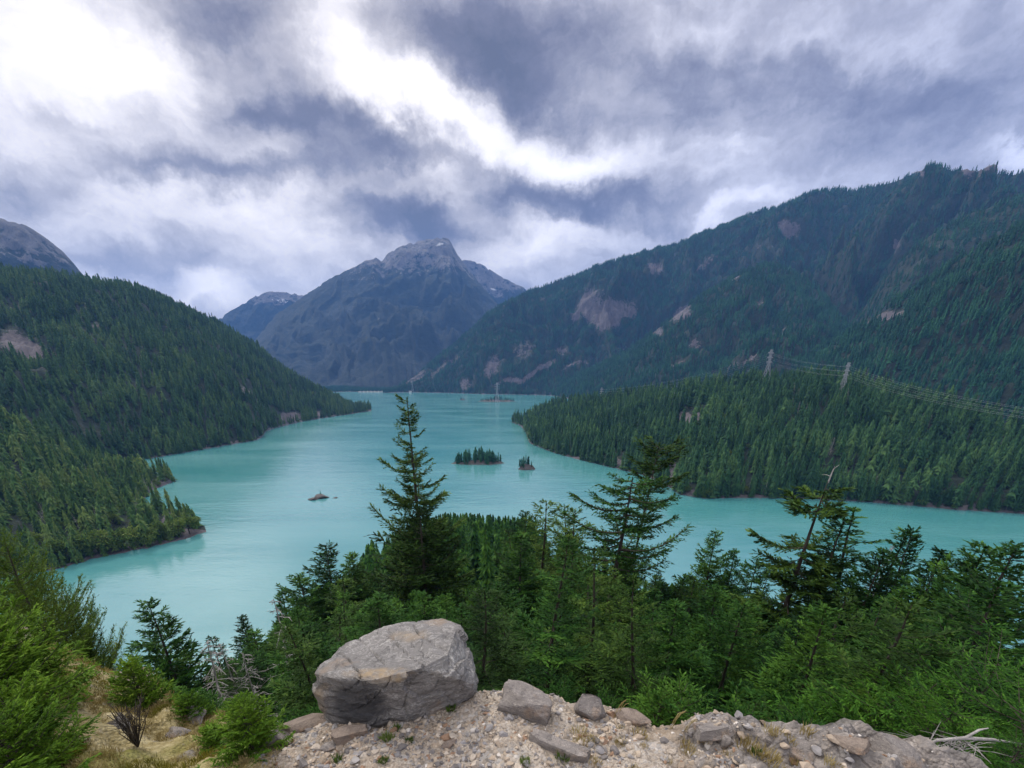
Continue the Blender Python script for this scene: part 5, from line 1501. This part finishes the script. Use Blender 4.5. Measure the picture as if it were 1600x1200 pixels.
# bare shrub on the mossy shoulder
TV, TQ = [], []
for k in range(26):
    a = r_.random() * 6.28; e = np.array([math.cos(a) * r_.uniform(.05, .22), math.sin(a) * r_.uniform(.05, .22), r_.uniform(.3, .62)])
    tube(np.stack([[0, 0, 0], e * .5 + [r_.gauss(0, .02)] * 3, e]), [.008, .006, .003], 3, TV, TQ)
    for q in range(3): f = r_.uniform(.4, .9); tube(np.stack([e * f, e * f + [r_.gauss(0, .07), r_.gauss(0, .07), r_.uniform(.03, .14)]]), [.004, .002], 3, TV, TQ)
x, y, z = ground_hit(216, 1168)
tag(obj('bare_shrub', mesh_np('bare_shrub', np.concatenate(TV), np.concatenate(TQ)), M['bark'], None, (x, y, z)), 'leafless twiggy brown shrub on the mossy shoulder', 'shrub')


def tuft_mesh(seed, n, h, spread, w):
    rng = np.random.default_rng(seed)
    a = rng.random(n) * 6.283; P = np.stack([np.cos(a) * spread * .4 * rng.random(n), np.sin(a) * spread * .4 * rng.random(n), np.zeros(n) - .01], 1)
    A = unit(np.stack([np.cos(a) * rng.random(n) * .8, np.sin(a) * rng.random(n) * .8, .5 + rng.random(n)], 1))
    V, Q, val = kites(P, A, h * (.5 + .6 * rng.random(n)), np.full(n, w), rng, .2)
    return mesh_np('grass_tuft', V, Q, None, False, {'v': val})


gt = tuft_mesh(1, 70, .12, .16, .012); gt.materials.append(M['grass'])
dt = tuft_mesh(2, 60, .10, .2, .008); dt.materials.append(M['dry'])
for (px, py) in [(620, 1140), (605, 1156), (640, 1160), (528, 1190), (705, 1112), (600, 1195), (1180, 1180), (880, 1188), (820, 1195)]:
    x, y, z = ground_hit(px, py); o = obj('grass_tuft', gt, None, None, (x, y, z)); o.rotation_euler[2] = r_.random() * 6; o.scale = (r_.uniform(.6, 1.1),) * 3
    tag(o, 'small green grass tuft growing in the gravel of the ledge', 'grass tuft', 'green grass tufts on the ledge')
Cd = bpy.data.collections.new('dry_blade')
for i in range(3):
    me = tuft_mesh(10 + i, 40, .075, .22, .006); me.materials.append(M['dry'] if i < 2 else M['moss']); Cd.objects.link(bpy.data.objects.new('dry_blade_%02d' % i, me))
n = 5200
th = RG.uniform(math.radians(-60), math.radians(-33), n); rr_ = np.sqrt(RG.uniform(3.0 ** 2, 10.5 ** 2, n)); x, y = rr_ * np.sin(th), rr_ * np.cos(th); z = ground_z(x, y)
k = (fbm(x * .9, y * .9, 3, 33) > -.25) & (RG.random(n) < np.clip((-33 - np.degrees(th)) / 5, 0, 1)); x, y, z = x[k], y[k], z[k]; n = len(x)
s = RG.uniform(.45, 1.25, n); gm = (fbm(x * .8, y * .8, 3, 35) > .2)
scatter('dry_grass', Cd, np.stack([x, y, z], 1), np.stack([s, s, s * .8], 1), np.stack([np.zeros(n), np.zeros(n), RG.uniform(0, 6.28, n)], 1), np.where(gm, 2, RG.integers(0, 2, n)), 'straw coloured dry grass and moss covering the shoulder at lower left', 'grass')
for k in range(34):
    px, py = r_.uniform(900, 1300), r_.uniform(1130, 1205)
    x, y, z = ground_hit(px, py)
    if math.hypot(x, y) > 9: continue
    o = obj('dry_tuft', dt, None, None, (x, y, z)); o.rotation_euler[2] = r_.random() * 6; o.scale = (r_.uniform(.5, 1.2),) * 3
    tag(o, 'short straw coloured dry grass tuft on the right half of the ledge', 'grass tuft', 'dry grass tufts')
for i, (px, py, dx, h, lab) in enumerate([(962, 1122, .10, .26, 'dry seed stalk cluster left of the other stalks on the ledge rim'), (1030, 1134, .03, .28, 'single thin dry stalk near the middle of the ledge rim'), (1046, 1140, .14, .26, 'curved dry stalks on the ledge rim in the middle'), (1068, 1144, .10, .20, 'short dry stalks right of the other stalks on the ledge rim')]):
    TV, TQ = [], []
    for q in range(1 if i == 1 else 4):
        b = r_.uniform(-.03, .03); hh = h * r_.uniform(.7, 1.0); dd = dx * r_.uniform(.5, 1.3)
        tube(np.array([[b, 0, -.02], [b + dd * .3, 0, hh * .5], [b + dd * .75, 0, hh * .9], [b + dd * 1.1, 0, hh * .98]]), [.003, .0028, .0045, .003], 4, TV, TQ)
    x, y, z = ground_hit(px, py)
    V = np.concatenate(TV)
    tag(obj('dry_stalks', mesh_np('dry_stalks', V, np.concatenate(TQ), None, False, {'v': np.random.default_rng(i).random(len(V))}), M['dry'], None, (x, y, z)), lab, 'dry grass')

# ------------------------------------------------------------------ the air
m, T = new_mat('haze_air'); T.n.remove(T.p)
pv = T.n.new('ShaderNodeVolumePrincipled'); pv.inputs['Color'].default_value = (.16, .40, 1.0, 1); pv.inputs['Density'].default_value = 5.6e-5; pv.inputs['Anisotropy'].default_value = .0
T.l.new(pv.outputs[0], T.out.inputs['Volume'])
V, Q = boxes([(-13200, -1800, -13.0, 13200, 13200, 2200)])
tag(obj('haze', mesh_np('haze', V, Q), m), kind='stuff', label='thin blue haze hanging in the valley air', cat='haze')
